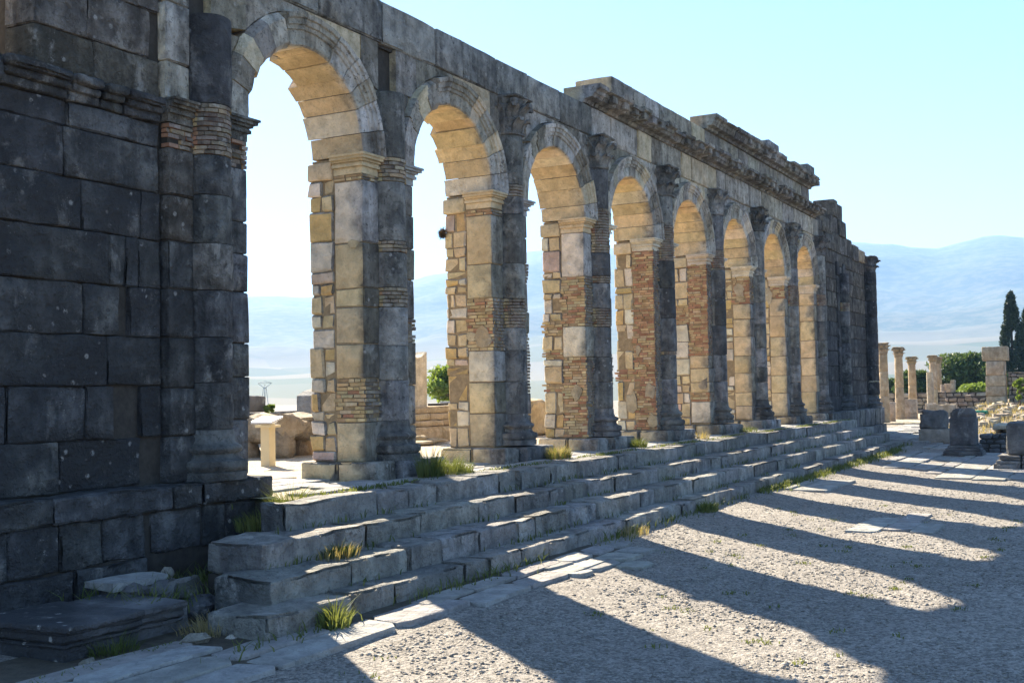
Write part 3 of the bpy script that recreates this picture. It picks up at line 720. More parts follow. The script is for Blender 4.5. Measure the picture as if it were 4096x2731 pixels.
# weathered moulding over the plain courses
for (a, b) in ((-5.75, -5.0), (-4.98, -4.62), (-4.60, -4.32), (-4.30, -3.82)):
    mb = MB()
    mb.add(lat(a, b, .05, .5, 4.94, 5.03, .015, (4, 1, 1), .012)); mb.add(lat(a+.02, b-.01, .0, .5, 5.03, 5.10, .02, (4, 1, 1), .015)); mb.add(lat(a, b-.02, -.07, .5, 5.10, 5.19, .025, (4, 2, 1), .02, chip=.1))
    mb.mk('moulding_block', M_FACW, LW, color=(*vary(GREYS, .1), .7), smooth=True, sharp=50)
mk('ashlar_block', *lat(-6.8, -5.72, -.02, .6, 4.95, 5.2, .05, (5, 2, 2), .03, chip=.15), M_FACW, LW, (*GREYS, .75), True, sharp=60)
mk('plastered_stone', *lat(-6.8, -5.75, .55, 1.2, 5.1, 6.6, .08, (6, 2, 8), .03), M_FAC, LW, (*PALE, .0), True, sharp=60)
# podium under the end wall
for (z0, z1, y, xj) in ((.985, 1.225, -.30, (-6.9, -5.45, -4.0, -3.6, -2.5)), (.56, .98, -.25, (-6.9, -5.9, -5.35, -4.85, -4.32)), (.56, .98, -.23, (-4.26, -3.55, -3.2, -2.55)), (.0, .55, -.27, (-6.9, -6.2, -5.2, -4.3))):
    for a, b in zip(xj[:-1], xj[1:]):
        mk('podium_block', *lat(a+.01, b-.01, y+R.uniform(-.02, .02), .3, z0+.004, z1-.004, .02, (max(2, int((b-a)/.09)), 1, 5), .022, 3.0, chip=.14), M_FACW, LW, (*vary(GREYS, .1), R.uniform(.7, .95)), True, sharp=60)

# --- right end wall
RW = MB(); RW.add(jbox(24.2, 32.1, .12, 1.6, 1.0, 6.7)); RW.add(jbox(24.3, 28.0, .14, .9, 6.6, 7.2)); RW = RW.mk('end_wall', M_MORT, FAC); RW['_near'] = False; FMAT[0] = M_FACW
zs = [1.23, 1.73, 2.24, 2.73, 3.23, 3.73, 4.21, 4.69, 5.2, 5.65, 6.15, 6.6]
for z0, z1 in zip(zs[:-1], zs[1:]):
    x = 24.25+R.uniform(-.0, .2)
    x0_ = 24.2
    while x0_ < 31.4:
        l = R.uniform(.7, 1.5); x1 = min(x0_+l, 31.45)
        if x1 > 31.1: x1 = 31.45
        ashlar(RW, x0_, x1, .05, .6, z0, z1, GREYS if z0 < 4 else CREAM, .85 if z0 < 4.5 else .55); x0_ = x1
for (a, b, z0, z1) in ((31.4, 32.05, 6.28, 6.95), (24.2, 25.3, 6.6, 7.1), (25.3, 26.5, 6.6, 7.12), (24.2, 25.0, 7.1, 7.45), (25.0, 26.3, 7.12, 7.62), (26.3, 27.5, 6.6, 7.25), (27.5, 28.6, 6.6, 7.2), (26.3, 27.3, 7.25, 7.8), (27.3, 28.3, 7.2, 7.75), (26.6, 27.2, 7.8, 8.38), (27.2, 27.95, 7.75, 8.3), (28.6, 29.4, 6.6, 7.25), (29.4, 30.3, 6.55, 7.12), (30.3, 31.5, 6.6, 7.05)):
    ashlar(RW, a, b, .02+R.uniform(-.05, .03), .7, z0, z1, CREAM, R.uniform(.3, .7))
st_ = MB(); column_stack(RW, 9, 27.2, st_); st_.mk('brickwork', M_BRKA, RW, kind='stuff')
for s, (z0, z1) in enumerate(zip([1.7, 2.2, 2.8, 3.4, 4.0, 4.6, 5.2, 5.8], [2.2, 2.8, 3.4, 4.0, 4.6, 5.2, 5.8, 6.28])):
    ashlar(RW, 26.75, 27.12, .0, .5, z0, z1, GREYS, .85); ashlar(RW, 27.75, 28.1, .0, .5, z0, z1, GREYS, .8)
    drum(RW, 31.75, -.02, .30, z0, z1, GREYS, .85, 1); ashlar(RW, 31.4, 32.1, .0, 1.5, z0, z1, GREYS, .8)
colbase(RW, 31.75, -.02, 1.23, 1.7); capital(RW, 31.8, 0, 6.28, 6.88, .27, dark=.8)
for a, b in zip(np.arange(24.3, 32.4, .9), np.arange(25.2, 33.3, .9)):
    mk('podium_block', *lat(a+.01, min(b, 32.4)-.01, -.36, .3, .62, 1.225, .03, (3, 1, 2), .02, chip=.1), M_FAC, RW, (*vary(GREYS, .1), .7), True, sharp=60)
    mk('podium_block', *lat(a+.01, min(b, 32.4)-.01, -.42, .3, .0, .61, .03, (3, 1, 2), .02, chip=.1), M_FAC, RW, (*vary(GREYS, .1), .7), True, sharp=60)
for o in bpy.data.objects:
    if '_near' in o: del o['_near']

FMAT[0] = None
# ------------------------------------------------------------------ flight of steps
STEPS = [  # top z, front y at the left and right end, x from, x to, underside
    (1.01, -1.30, -1.05, -3.6, 24.2, .74), (.765, -1.80, -1.42, -4.52, 24.7, .52), (.545, -2.24, -1.84, -4.88, 25.1, .28), (.31, -2.57, -2.32, -5.3, 25.3, .02)]
core = MB(); core.add(jbox(-3.0, 24.0, -1.0, -.5, .0, .95)); core.add(jbox(-4.1, 24.3, -1.35, -.9, .0, .7)); core.add(jbox(-4.5, 24.6, -1.75, -1.2, .0, .48)); core.add(jbox(-4.8, 24.8, -2.1, -1.6, .0, .25))
STAIR = core.mk('stone_steps', M_MORT, label='four long worn stone steps running along the foot of the arcade', cat='steps')
STEPEDGE = []
for si, (zt, ya, yb, xa, xb, zb) in enumerate(STEPS):
    x = xa; first = True
    while x < xb-.05:
        l = R.choice((.5, .65, .8, .95, 1.1, 1.3))*(1.25 if first else 1); x1 = min(x+l, xb)
        if xb-x1 < .3: x1 = xb
        t = (x-xa)/(xb-xa); y = ya+(yb-ya)*t+R.uniform(-.03, .03); dz = R.uniform(-.012, .012)
        near = x < 6; gap = R.choice((.006, .008, .012, .03)) if not first else .03
        n = (max(2, int((x1-x)/(.12 if near else .3))), 4 if near else 2, 3 if near else 2)
        big = first and si < 3
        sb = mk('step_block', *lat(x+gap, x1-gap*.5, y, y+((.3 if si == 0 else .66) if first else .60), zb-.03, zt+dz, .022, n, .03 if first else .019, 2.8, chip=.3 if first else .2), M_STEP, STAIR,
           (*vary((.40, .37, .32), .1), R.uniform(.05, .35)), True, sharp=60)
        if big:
            me = sb.data; me.materials.append(M_DARK)  # black crust on the end faces; their shade is painted in too
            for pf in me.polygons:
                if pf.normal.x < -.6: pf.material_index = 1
        STEPEDGE.append((x, x1, y, zt, zb)); x = x1; first = False

# ------------------------------------------------------------------ paving slabs
def slab(poly, z, parent, h=.035, c=(.34, .32, .29), zb=None):
    cx = sum(p[0] for p in poly)/len(poly); cy_ = sum(p[1] for p in poly)/len(poly)
    n = len(poly); tz = [z+R.uniform(-.006, .006) for _ in poly]; ins = .985
    V = [(a, b, z-h-.05) for a, b in poly]+[(a, b, t-.012) for (a, b), t in zip(poly, tz)]+[(cx+(a-cx)*ins-0, cy_+(b-cy_)*ins, t) for (a, b), t in zip(poly, tz)]
    Fv = [tuple(2*n+i for i in range(n))]+[(i, (i+1) % n, n+(i+1) % n, n+i) for i in range(n)]+[(n+i, n+(i+1) % n, 2*n+(i+1) % n, 2*n+i) for i in range(n)]
    return mk('paving_slab', V, Fv, M_SLAB, parent, (*vary(c, .1), R.uniform(.0, .25)))
def rough_poly(x0, x1, y0, y1, j=.04, cut=.12):
    P_ = []
    for (a, b, sx, sy) in ((x0, y0, 1, 1), (x1, y0, -1, 1), (x1, y1, -1, -1), (x0, y1, 1, -1)):
        a += R.uniform(-j, j); b += R.uniform(-j, j)
        if R.random() < .55:
            k1, k2 = R.uniform(.2, 1)*cut, R.uniform(.2, 1)*cut
            P_ += ([(a, b+sy*k2), (a+sx*k1, b)] if sx*sy > 0 else [(a+sx*k1, b), (a, b+sy*k2)])
        else: P_.append((a, b))
    Q = []
    for i, p in enumerate(P_):
        nx = P_[(i+1) % len(P_)]; Q.append(p)
        if math.hypot(nx[0]-p[0], nx[1]-p[1]) > .5: Q.append(((p[0]+nx[0])/2+R.uniform(-j, j)*.6, (p[1]+nx[1])/2+R.uniform(-j, j)*.6))
    return Q
def pave(x0, x1, y0, y1, zf, parent, w=(.6, 1.2), d=(.35, .6), keep=1.0, inside=None, lift=.03, j=.03):
    y = y0
    while y < y1-.1:
        h = min(R.uniform(*d), y1-y); x = x0+R.uniform(-.4, 0)
        while x < x1-.1:
            l = R.uniform(*w); cx_, cy_ = x+l/2, y+h/2
            if R.random() < keep and (inside is None or inside(cx_, cy_)):
                slab(rough_poly(x+.012, x+l-.012, y+.012, y+h-.012, j), zf(cx_, cy_)+lift, parent)
            x += l
        y += h
mb = MB()
for (a, b, c, d) in ((-9, -5.1, -3.08, -1.2), (-5.1, -2.9, -3.02, -2.3), (-2.9, -.95, -3.12, -2.2), (-.8, .9, -3.3, -2.2)):
    for i in range(6):
        y0, y1 = c+(d-c)*i/6, c+(d-c)*(i+1)/6; n = len(mb.V)
        mb.V += [(a, y0, gzf(a, y0)+.010), (b, y0, gzf(b, y0)+.010), (b, y1, gzf(b, y1)+.010), (a, y1, gzf(a, y1)+.010)]; mb.F.append((n, n+1, n+2, n+3))
mb.mk('joint_soil', M_SOIL, forum)
# strip along the foot of the steps and the forecourt corner by the end wall
pave(-8.2, -5.2, -3.15, -1.9, gzf, forum, (.9, 1.7), (.28, .45), inside=lambda x, y: not (x > -5.3 and y > -2.6))
pave(-5.4, -3.0, -3.12, -2.66, gzf, forum, (.8, 1.5), (.28, .45))
pave(-3.0, -.9, -3.25, -2.62, gzf, forum, (.7, 1.2), (.28, .36))
pave(-1.0, 1.2, -3.75, -2.62, gzf, forum, (.45, .9), (.25, .42), inside=lambda x, y: y > -3.7+.25*abs(x))
pave(4.6, 6.6, -6.2, -4.9, gzf, forum, (.8, 1.3), (.35, .5), keep=.55)
pave(9.6, 11.2, -3.5, -2.65, gzf, forum, (.9, 1.4), (.5, .7), keep=.9)
pave(14.2, 23, -7.5, -4.4, gzf, forum, (.9, 1.7), (.45, .8), keep=.92, inside=lambda x, y: x > 13.5-(y+4.4)*.2)
pave(16.5, 27, -4.4, -2.9, gzf, forum, (.9, 1.8), (.45, .75), keep=.8)
pave(27, 40, -2.8, .2, gzf, forum, (1.0, 2.0), (.6, 1.0), keep=.9)
# floor slabs between the piers
pave(-2.4, 24, -.72, -.42, lambda x, y: ZP, platform, (.6, 1.2), (.3, .31), lift=.012)
for i in range(1, 9): pave((i-1)*P-2.3, (i-1)*P-.65, -.4, 1.3, lambda x, y: ZP, platform, (.5, .95), (.35, .5), lift=.012, keep=.85)

# loose pebbles of the forum gravel
def pebbles(n, xr, yr, smin, smax, keep):
    O = np.array([(1, 0, 0), (-1, 0, 0), (0, 1, 0), (0, -1, 0), (0, 0, 1), (0, 0, -1)], float)
    T = np.array([(0, 2, 4), (2, 1, 4), (1, 3, 4), (3, 0, 4), (2, 0, 5), (1, 2, 5), (3, 1, 5), (0, 3, 5)])
    px = NP.uniform(*xr, n); py = NP.uniform(*yr, n)
    ok = np.array([keep(a, b) for a, b in zip(px, py)]); px, py = px[ok], py[ok]; n = len(px)
    s = smin+(smax-smin)*np.power(NP.random(n), 3.0); a = NP.uniform(0, 6.28, n)
    V = O[None]*(1+NP.uniform(-.3, .3, (n, 6, 1)))*s[:, None, None]*np.stack([NP.uniform(.8, 1.4, n), NP.uniform(.6, 1, n), NP.uniform(.35, .7, n)], 1)[:, None]
    V[..., :2] += NP.uniform(-.3, .3, (n, 6, 2))*s[:, None, None]
    c_, s_ = np.cos(a)[:, None], np.sin(a)[:, None]
    X = V[..., 0]*c_-V[..., 1]*s_; Y = V[..., 0]*s_+V[..., 1]*c_
    zz = np.array([gzf(x, y)+.012*(vnoise(x, y, 1.1, 3)+.5*vnoise(x, y, 4.3, 8)+.35*vnoise(x, y, 11, 5)) for x, y in zip(px, py)])
    Z = V[..., 2]+zz[:, None]+s[:, None]*.15
    VV = np.stack([X+px[:, None], Y+py[:, None], Z], -1).reshape(-1, 3)
    FF = (T[None]+(np.arange(n)*6)[:, None, None]).reshape(-1, 3)
    k = NP.uniform(.65, 1.2, (n, 1)); cc = np.array([.33, .298, .255])[None]*k; cc = np.concatenate([cc, np.full((n, 1), .2)], 1).repeat(6, 0)
    return VV, FF, cc
def on_gravel(x, y):
    if x < -5 and y > -3.1: return False
    if x < 1.3 and y > -3.3+.0*x: return R.random() < .03
    d = math.hypot(x-CAM[0], y-CAM[1])
    return R.random() < min(1, (8.5/d)**1.5)*max(0.12, min(1, .55+1.9*vnoise(x, y, .55, 4)+.8*vnoise(x, y, 2.2, 9)))
V, F, C = pebbles(190000, (-9, 18), (-11, -2.7), .006, .024, on_gravel)
mk('gravel', V, F, M_PEB, cols=C, kind='stuff', label='loose pale pebbles lying over the forum floor', cat='gravel')

# ------------------------------------------------------------------ plants
def blades(n, x0, x1, y0, y1, zf, h0, h1, lean=.5, w=.006, clump=0):
    V = []; F = []
    for _ in range(n):
        x, y = R.uniform(x0, x1), R.uniform(y0, y1)
        blade(V, F, x, y, zf(x, y), R.uniform(h0, h1), lean, w)
    return V, F
def blade(V, F, x, y, z, h, lean, w, a=None):
    a = R.uniform(0, 6.28) if a is None else a; l = lean*h*R.uniform(.2, 1.0); b = R.uniform(0, 6.28)
    dx, dy = math.cos(a)*l, math.sin(a)*l; wx, wy = math.cos(b)*w, math.sin(b)*w; n = len(V)
    V += [(x-wx, y-wy, z-.02), (x+wx, y+wy, z-.02), (x+dx*.35+wx*.8, y+dy*.35+wy*.8, z+h*.55), (x+dx*.35-wx*.8, y+dy*.35-wy*.8, z+h*.55), (x+dx, y+dy, z+h*R.uniform(.8, 1))]
    F += [(n, n+1, n+2, n+3), (n+3, n+2, n+4)]
    return V, F
def tuft(cx, cy_, z, r, h, n, label, mat=None, lean=.7, w=.0035, name='grass_tuft', group='grass tufts on the ruin'):
    V = []; F = []
    for _ in range(int(n*1.7)):
        a, d = R.uniform(0, 6.28), r*math.sqrt(R.random())
        blade(V, F, cx+d*math.cos(a), cy_+d*math.sin(a)*.7, z, h*R.uniform(.45, 1)*(1-.5*d/r), lean, w, a+R.uniform(-.8, .8))
    return mk(name, V, F, mat or M_GRASS, label=label, cat='grass', group=group)
tuft(.62, -.62, ZP, .42, .38, 520, 'broad green grass tuft at the plinth of the first free pier from the left')
tuft(.15, -.66, ZP, .22, .62, 160, 'tall feathery green weed in front of the first free pier from the left', lean=.5, w=.0045)
tuft(4.05, -.58, ZP, .26, .38, 200, 'dense yellowing grass tuft at the plinth of the second pier', M_DRY, .6)
tuft(4.0, -.60, ZP, .26, .36, 180, 'short green grass inside the yellowing tuft at the second pier')
tuft(-2.75, -.75, .80, .30, .52, 420, 'long grass tuft leaning over the broken end of the top step', lean=.8)
tuft(-3.25, -.80, .75, .35, .30, 260, 'low grass in the gap between podium and top step')
tuft(-3.55, -1.95, .55, .26, .24, 60, 'straw-coloured grass in the open joint of the second step', M_DRY, .9)
tuft(-3.45, -1.9, .55, .2, .2, 160, 'green grass at the open joint of the second step')
tuft(-4.55, -2.68, .12, .16, .34, 90, 'spiky bright weed at the foot of the lowest step near its left end', M_GRASS, .9, .008)
tuft(7.5, -.55, ZP, .2, .3, 220, 'small grass tuft at the plinth of the third pier')
tuft(10.95, -.58, ZP, .2, .3, 90, 'grass tuft at the plinth of the fourth pier', M_DRY)
tuft(14.4, -.55, ZP, .3, .28, 130, 'grass clump beside the fifth pier')
tuft(2.1, -2.64, .13, .3, .22, 90, 'yellow flowering weed at the foot of the lowest step near the flat slabs', M_DRY, .8)
tuft(5.3, -2.6, .13, .25, .26, 80, 'leafy weed growing against the lowest step in the middle', M_GRASS, .9, .009)
tuft(-6.1, -1.75, .1, .2, .3, 150, 'dark grass at the front of the fallen moulded block')
tuft(-5.15, -1.9, .1, .35, .3, 260, 'dry tangled grass behind the fallen moulded block', M_DRY)
tuft(-5.6, -.55, .1, .3, .28, 200, 'sparse grass against the podium blocks of the end wall')
# grass and moss that nobody could count: along the feet of the steps and between the floor slabs
V = []; F = []
for (x0, x1, y, zt, zb) in STEPEDGE:
    if R.random() < .62:
        z = {1.01: .77, .765: .55, .545: .31, .31: .11}[zt]; n = int((x1-x0)*(46 if zt < .4 else 18)*(1 if x0 < 8 else .8))
        c0 = R.uniform(x0, x1)
        for _ in range(n):
            xx = c0+R.gauss(0, (x1-x0)*.3); yy = y-.02-abs(R.gauss(0, .05 if zt > .4 else .10)); blade(V, F, xx, yy, z if zt > .4 else gzf(xx, yy), R.uniform(.03, .1) if zt > .4 else R.uniform(.05, .17), 1.0, .007)
for i in range(1, 9):
    for _ in range(260):
        xx = (i-1)*P-1.4+R.gauss(0, .7); yy = -.86+R.gauss(0, .06); blade(V, F, xx, yy, ZP, R.uniform(.02, .07), 1.2, .008)
for _ in range(1500):
    xx = 10+R.uniform(-1.5, 13); yy = -2.42-.1*R.random()-abs(R.gauss(0, .12)); blade(V, F, xx, yy, gzf(xx, yy), R.uniform(.05, .16), .9, .009)
for _ in range(90):
    cx_, cy_ = R.uniform(-6, 8), R.uniform(-8, -3.4)
    for _ in range(R.randint(4, 22)): blade(V, F, cx_+R.gauss(0, .05), cy_+R.gauss(0, .04), gzf(cx_, cy_), R.uniform(.015, .045), 1.4, .007)
for _ in range(260):
    xx, yy = R.uniform(-8, -5), R.uniform(-2.1, -1.9); blade(V, F, xx, yy, gzf(xx, yy)+.0, R.uniform(.02, .07), 1.2, .007)
for _ in range(900):
    xx, yy = R.uniform(-5.6, -3.0), R.uniform(-1.5, -.45); blade(V, F, xx, yy, .25, R.uniform(.05, .3), 1.0, .007)
mk('grass', V, F, M_GRASS, kind='stuff', label='short grass and moss along the steps and between slabs', cat='grass')

def crown_mesh(clumps, leaf, per, asp=1.6):
    Vs = []; Fs = []; off = 0
    for (cx, cy_, cz, rx, ry, rz) in clumps:
        d = NP.normal(size=(per, 3)); d /= np.linalg.norm(d, axis=1)[:, None]; rr = np.power(NP.random(per), .45)[:, None]
        c = np.array([cx, cy_, cz])+d*rr*np.array([rx, ry, rz])
        a = NP.normal(size=(per, 3)); a /= np.linalg.norm(a, axis=1)[:, None]; b = np.cross(a, NP.normal(size=(per, 3))); b /= np.linalg.norm(b, axis=1)[:, None]
        s = leaf*NP.uniform(.6, 1.3, (per, 1)); a = a*s*asp; b = b*s
        Vs.append(np.stack([c-a, c-b*.6, c+a, c+b*.6], 1).reshape(-1, 3)); Fs.append((np.arange(per)*4+off)[:, None]+np.arange(4)[None]); off += per*4
    return np.concatenate(Vs), np.concatenate(Fs)
def limb(mb, p0, p1, r0, r1):
    p0, p1 = Vector(p0), Vector(p1); d = (p1-p0).normalized(); u = d.orthogonal().normalized(); v = d.cross(u); V = []
    for p, r in ((p0, r0), ((p0+p1)/2+u*r0*.3, (r0+r1)/2), (p1, r1)):
        V += [tuple(p+(u*math.cos(t)+v*math.sin(t))*r) for t in np.linspace(0, 2*math.pi, 8)[:-1]]
    mb.add((V, [(k*7+i, k*7+(i+1) % 7, (k+1)*7+(i+1) % 7, (k+1)*7+i) for k in range(2) for i in range(7)]))
def tree(x, y, z, w_, h, label, name='tree', mat=None, n=26, per=330, leaf=.09, th=.25, cat='tree'):
    root = empty(name, (x, y, z), label, cat); cl = []
    mb = MB(); top = (x+R.uniform(-.1, .1), y, z+h*.45); limb(mb, (x, y, z-.1), top, h*.035, h*.02)
    for _ in range(n):
        t = R.random(); zz = z+h*(th+(1-th)*t); k = math.sin(math.pi*min(1, .18+.78*t))**.6
        a, d = R.uniform(0, 6.28), w_*.5*k*math.sqrt(R.random())
        s = w_*R.uniform(.11, .2); c = (x+d*math.cos(a), y+d*math.sin(a), min(zz, z+h-s*.7)); cl.append((*c, s*1.1, s*1.1, s*.85))
        limb(mb, top, c, h*.012, h*.004)
    mb.mk('trunk', M_BARK, root)
    V, F = crown_mesh(cl, leaf, per); mk('crown', V, F, mat or M_LEAF, root)
    return root
def cypress(x, y, z, w_, h, label):
    root = empty('cypress_tree', (x, y, z), label, 'tree', 'cypresses beyond the ruins'); cl = []
    mb = MB(); limb(mb, (x, y, z-.1), (x, y, z+h*.9), .18, .04); mb.mk('trunk', M_BARK, root)
    for _ in range(120):
        t = R.random(); k = (.55+.45*min(1, t/.25))*(1-max(0, (t-.35)/.65)**1.8*.92); a, d = R.uniform(0, 6.28), w_*.5*k*math.sqrt(R.uniform(.2, 1))
        cl.append((x+d*math.cos(a), y+d*math.sin(a), z+h*(.03+.95*t), w_*.14, w_*.14, w_*.34))
    V, F = crown_mesh(cl, .075, 150, 2.0); mk('crown', V, F, M_CYP, root)

# ------------------------------------------------------------------ things on and behind the platform
# information lectern
x, y = 1.66, 3.35
ip = empty('information_panel', (x, y, ZP), 'slanted white information panel on a cream post behind the first arch', 'sign')
po = mk('post', *jbox(x-.075, x+.075, y-.085, y+.085, ZP-.02, ZP+.66), M_POST, ip)
mb = MB(); c_, s_ = math.cos(.42), math.sin(.42); V = []
for dz in (0, .035):
    for (a, b) in ((-.21, -.15), (.21, -.15), (.21, .15), (-.21, .15)): V.append((x+b*c_-.02, y+a, ZP+.70+b*s_*.6+dz))
mk('panel', V, BF, M_PANEL, ip)
mk('panel_back', *jbox(x-.12, x+.12, y-.16, y+.16, ZP+.60, ZP+.64), M_POST, ip)

# big carved block and its neighbours beyond the first arch
cb = empty('carved_stone_block', (4.0, 4.9, ZP), 'big hollowed carved stone block with flat sunlit top behind the information panel', 'stone')
mk('block', *lat(3.4, 4.8, 4.5, 5.9, ZP+.28, ZP+.72, .1, (10, 8, 4), .12, 2.2, chip=.3), M_RUIN, cb, (.46, .36, .23, .4), True, sharp=60)
for (a, b) in ((3.55, 4.7), (4.0, 5.1), (4.5, 5.0), (3.6, 5.5)):
    mk('foot', *rock(a, b, ZP+.18, .24, .24, .3, 10, .3), M_RUIN, cb, (*vary((.42, .33, .21), .1), .5), True)
st2 = empty('stepped_base', (4.75, 4.3, ZP), 'small stepped stone base beside the hollowed carved block', 'stone')
mk('lower_block', *lat(4.5, 5.0, 4.0, 4.6, ZP-.02, ZP+.38, .04, (2, 2, 2), .02), M_RUIN, st2, (*vary(CREAM), .5), True, sharp=60)
mk('upper_block', *lat(4.58, 5.05, 4.05, 4.6, ZP+.385, ZP+.56, .03, (2, 2, 1), .02), M_RUIN, st2, (*vary(CREAM), .4), True, sharp=60)
def rubble_wall(name, x0, x1, y0, y1, z0, z1, label, cat='wall', c=CREAM, mat=None, sz=(.25, .5), rag=.1, group=None, dark=.4):
    root = mk(name, *jbox(x0+.04, x1-.04, y0+.05, y1-.05, z0-.05, z1-.06), M_MORT, label=label, cat=cat, group=group)
    z = z0
    while z < z1-.06:
        h = min(R.uniform(.5, .8)*sz[0]*1.3, z1-z); x = x0
        alongx = (x1-x0) > (y1-y0); lo, hi = (x0, x1) if alongx else (y0, y1); t = lo
        while t < hi-.03:
            l = min(R.uniform(*sz), hi-t)
            if hi-t-l < .1: l = hi-t
            if not (z+h > z1-.05 and R.random() < rag*3):
                if alongx: vf = cbox(t+.012, t+l-.012, y0+R.uniform(-.02, .02), y1+R.uniform(-.02, .02), z+.01, z+h-.012, .05, .02)
                else: vf = cbox(x0+R.uniform(-.02, .02), x1+R.uniform(-.02, .02), t+.012, t+l-.012, z+.01, z+h-.012, .05, .02)
                mk('wall_stone', *vf, mat or M_RUIN, root, (*vary(c, .16), dark))
            t += l
        z += h
    return root
rubble_wall('low_ruin_wall', 6.0, 9.6, 9.2, 9.9, ZP, 1.72, 'low dark block wall at the platform edge beyond the first arch', c=GREYS, mat=M_DARK, sz=(.8, 1.4), rag=0)
mk('wall_block', *lat(7.0, 8.45, 9.2, 9.9, 1.725, 2.10, .04, (5, 2, 2), .03), M_DARK, None, (*GREYS, .3), True, label='long dark block lying on top of the low wall beyond the first arch', cat='stone', sharp=60)
mk('standing_stone', *prism([(8.45, 1.0), (9.15, 1.0), (9.15, 2.12), (8.95, 2.24), (8.65, 2.18), (8.45, 2.08)], 7.9, 8.3, j=.02), M_RUIN, None, (*GREYS, .4), label='upright grey slab with a pointed top in front of the low wall', cat='stone')
rubble_wall('low_ruin_wall', 9.8, 13.5, 9.6, 10.2, ZP, 1.72, 'low rubble wall to the right of the upright grey slab', c=GREYS, sz=(.2, .4))
# stele on its stepped base seen through the second arch
bs = empty('stele_base', (10.2, 6.0, ZP), 'moulded three-course stone base behind the second arch', 'stone')
for (a, b, y0, y1, z0, z1) in ((8.6, 10.0, 5.3, 6.6, ZP-.02, 1.32), (10.0, 11.4, 5.3, 6.6, ZP-.02, 1.32), (8.75, 10.3, 5.45, 6.5, 1.325, 1.46), (10.3, 11.3, 5.45, 6.5, 1.325, 1.46), (8.7, 9.8, 5.5, 6.4, 1.465, 1.62), (9.8, 11.3, 5.5, 6.4, 1.465, 1.62), (8.8, 11.2, 5.55, 6.3, 1.625, 1.78)):
    mk('base_block', *lat(a, b-.01, y0, y1, z0, z1, .03, (4, 3, 2), .02, chip=.08), M_RUIN, bs, (*vary(CREAM, .1), .4), True, sharp=60)
mk('broken_stele', *prism([(9.35, 1.78), (9.98, 1.78), (9.98, 3.05), (9.90, 2.99), (9.75, 2.93), (9.6, 2.90), (9.45, 2.92), (9.35, 2.84)], 5.7, 5.98, j=.015), M_RUIN, None, (*vary(PALE, .05), .1), label='tall broken slab with a slanting top standing on the moulded base', cat='stele')
fs = [(7.9, 4.55, .35, .25, .05), (8.6, 4.7, .4, .25, .06), (8.2, 4.85, .3, .2, .13)]
for i, (a, b, rx, ry, zz) in enumerate(fs):
    mk('flat_stone', *rock(a, b, ZP+zz, rx, ry, .05, 10, .25), M_RUIN, None, (*vary(CREAM), .2), True, label=['left flat floor stone lying before the moulded base', 'right flat floor stone lying before the moulded base', 'uppermost flat floor stone before the moulded base'][i], cat='stone', group='flat stones before the stele')
mk('pitted_boulder', *lat(12.2, 13.6, 4.2, 5.2, ZP-.02, 1.85, .1, (8, 6, 6), .1, 2.0, chip=.3), M_RUIN, None, (*CREAM, .4), True, label='pitted weathered boulder behind the third arch', cat='stone', sharp=60)
rubble_wall('low_ruin_wall', 15, 19, 8.4, 9.0, ZP, 1.85, 'low rubble wall beyond the pitted boulder', c=GREYS, sz=(.2, .4))
tree(11.1, 7.0, ZP, .7, 1.5, 'bright green bush behind the broken slab', 'bush', M_LEAFY, 16, 260, .05, .1, 'bush')
tree(30, 17, .6, 3.0, 2.6, 'small pale tree seen through the third arch', 'tree', M_LEAFY, 18, 260, .09, .25)
tree(8.3, 9.0, 1.68, .3, .2, 'small weed bush on the low dark wall', 'bush', M_LEAFY, 8, 120, .03, .1, 'bush')
# nest of twigs on the back edge of the second pier
V = []; F = []
for _ in range(420):
    a = Vector((R.gauss(0, 1), R.gauss(0, 1), R.gauss(0, 1))).normalized(); c = Vector((3.01, .885, 4.62))+Vector((a.x*.055, a.y*.06, a.z*.075))*R.random()**.4
    b = Vector((R.gauss(0, 1), R.gauss(0, 1), R.gauss(0, 1))).normalized()*R.uniform(.02, .07); s_ = Vector((0, 0, 1)).cross(b).normalized()*.004; n = len(V)
    V += [tuple(c-b-s_), tuple(c-b+s_), tuple(c+b+s_), tuple(c+b-s_)]; F.append((n, n+1, n+2, n+3))
mk('bird_nest', V, F, M_TWIG, None, label='bushy bird nest of twigs stuck on the back edge of the second pier', cat='nest')
# lattice pylon far off
px_, py_ = 220.4, 191.5; py = MB()
pyl = empty('power_pylon', (px_, py_, -3), 'tiny lattice pylon on the plain seen through the first arch', 'pylon')
for (a, b) in ((-1, -1), (1, -1), (1, 1), (-1, 1)):
    mb = MB(); limb(mb, (px_+a*.8, py_+b*.8, -3), (px_+a*.25, py_+b*.25, 4.2), .09, .07); mb.mk('leg', M_METAL, pyl)
mb = MB()
for z_ in (0, 1.5, 3, 4.2): limb(mb, (px_-.5, py_-.5, z_), (px_+.5, py_+.5, z_+.8), .05, .05); limb(mb, (px_+.5, py_+.5, z_), (px_-.5, py_-.5, z_+.8), .05, .05)
mb.mk('bracing', M_METAL, pyl)
mb = MB()
for s_ in (-1, 1): limb(mb, (px_, py_, 4.0), (px_+s_*1.2, py_-s_*1.3, 5.4), .07, .05); limb(mb, (px_, py_, 5.9), (px_+s_*1.2, py_-s_*1.3, 5.4), .06, .05)
limb(mb, (px_+1.2, py_-1.3, 5.4), (px_-1.2, py_+1.3, 5.4), .05, .05); mb.mk('crossarm', M_METAL, pyl)

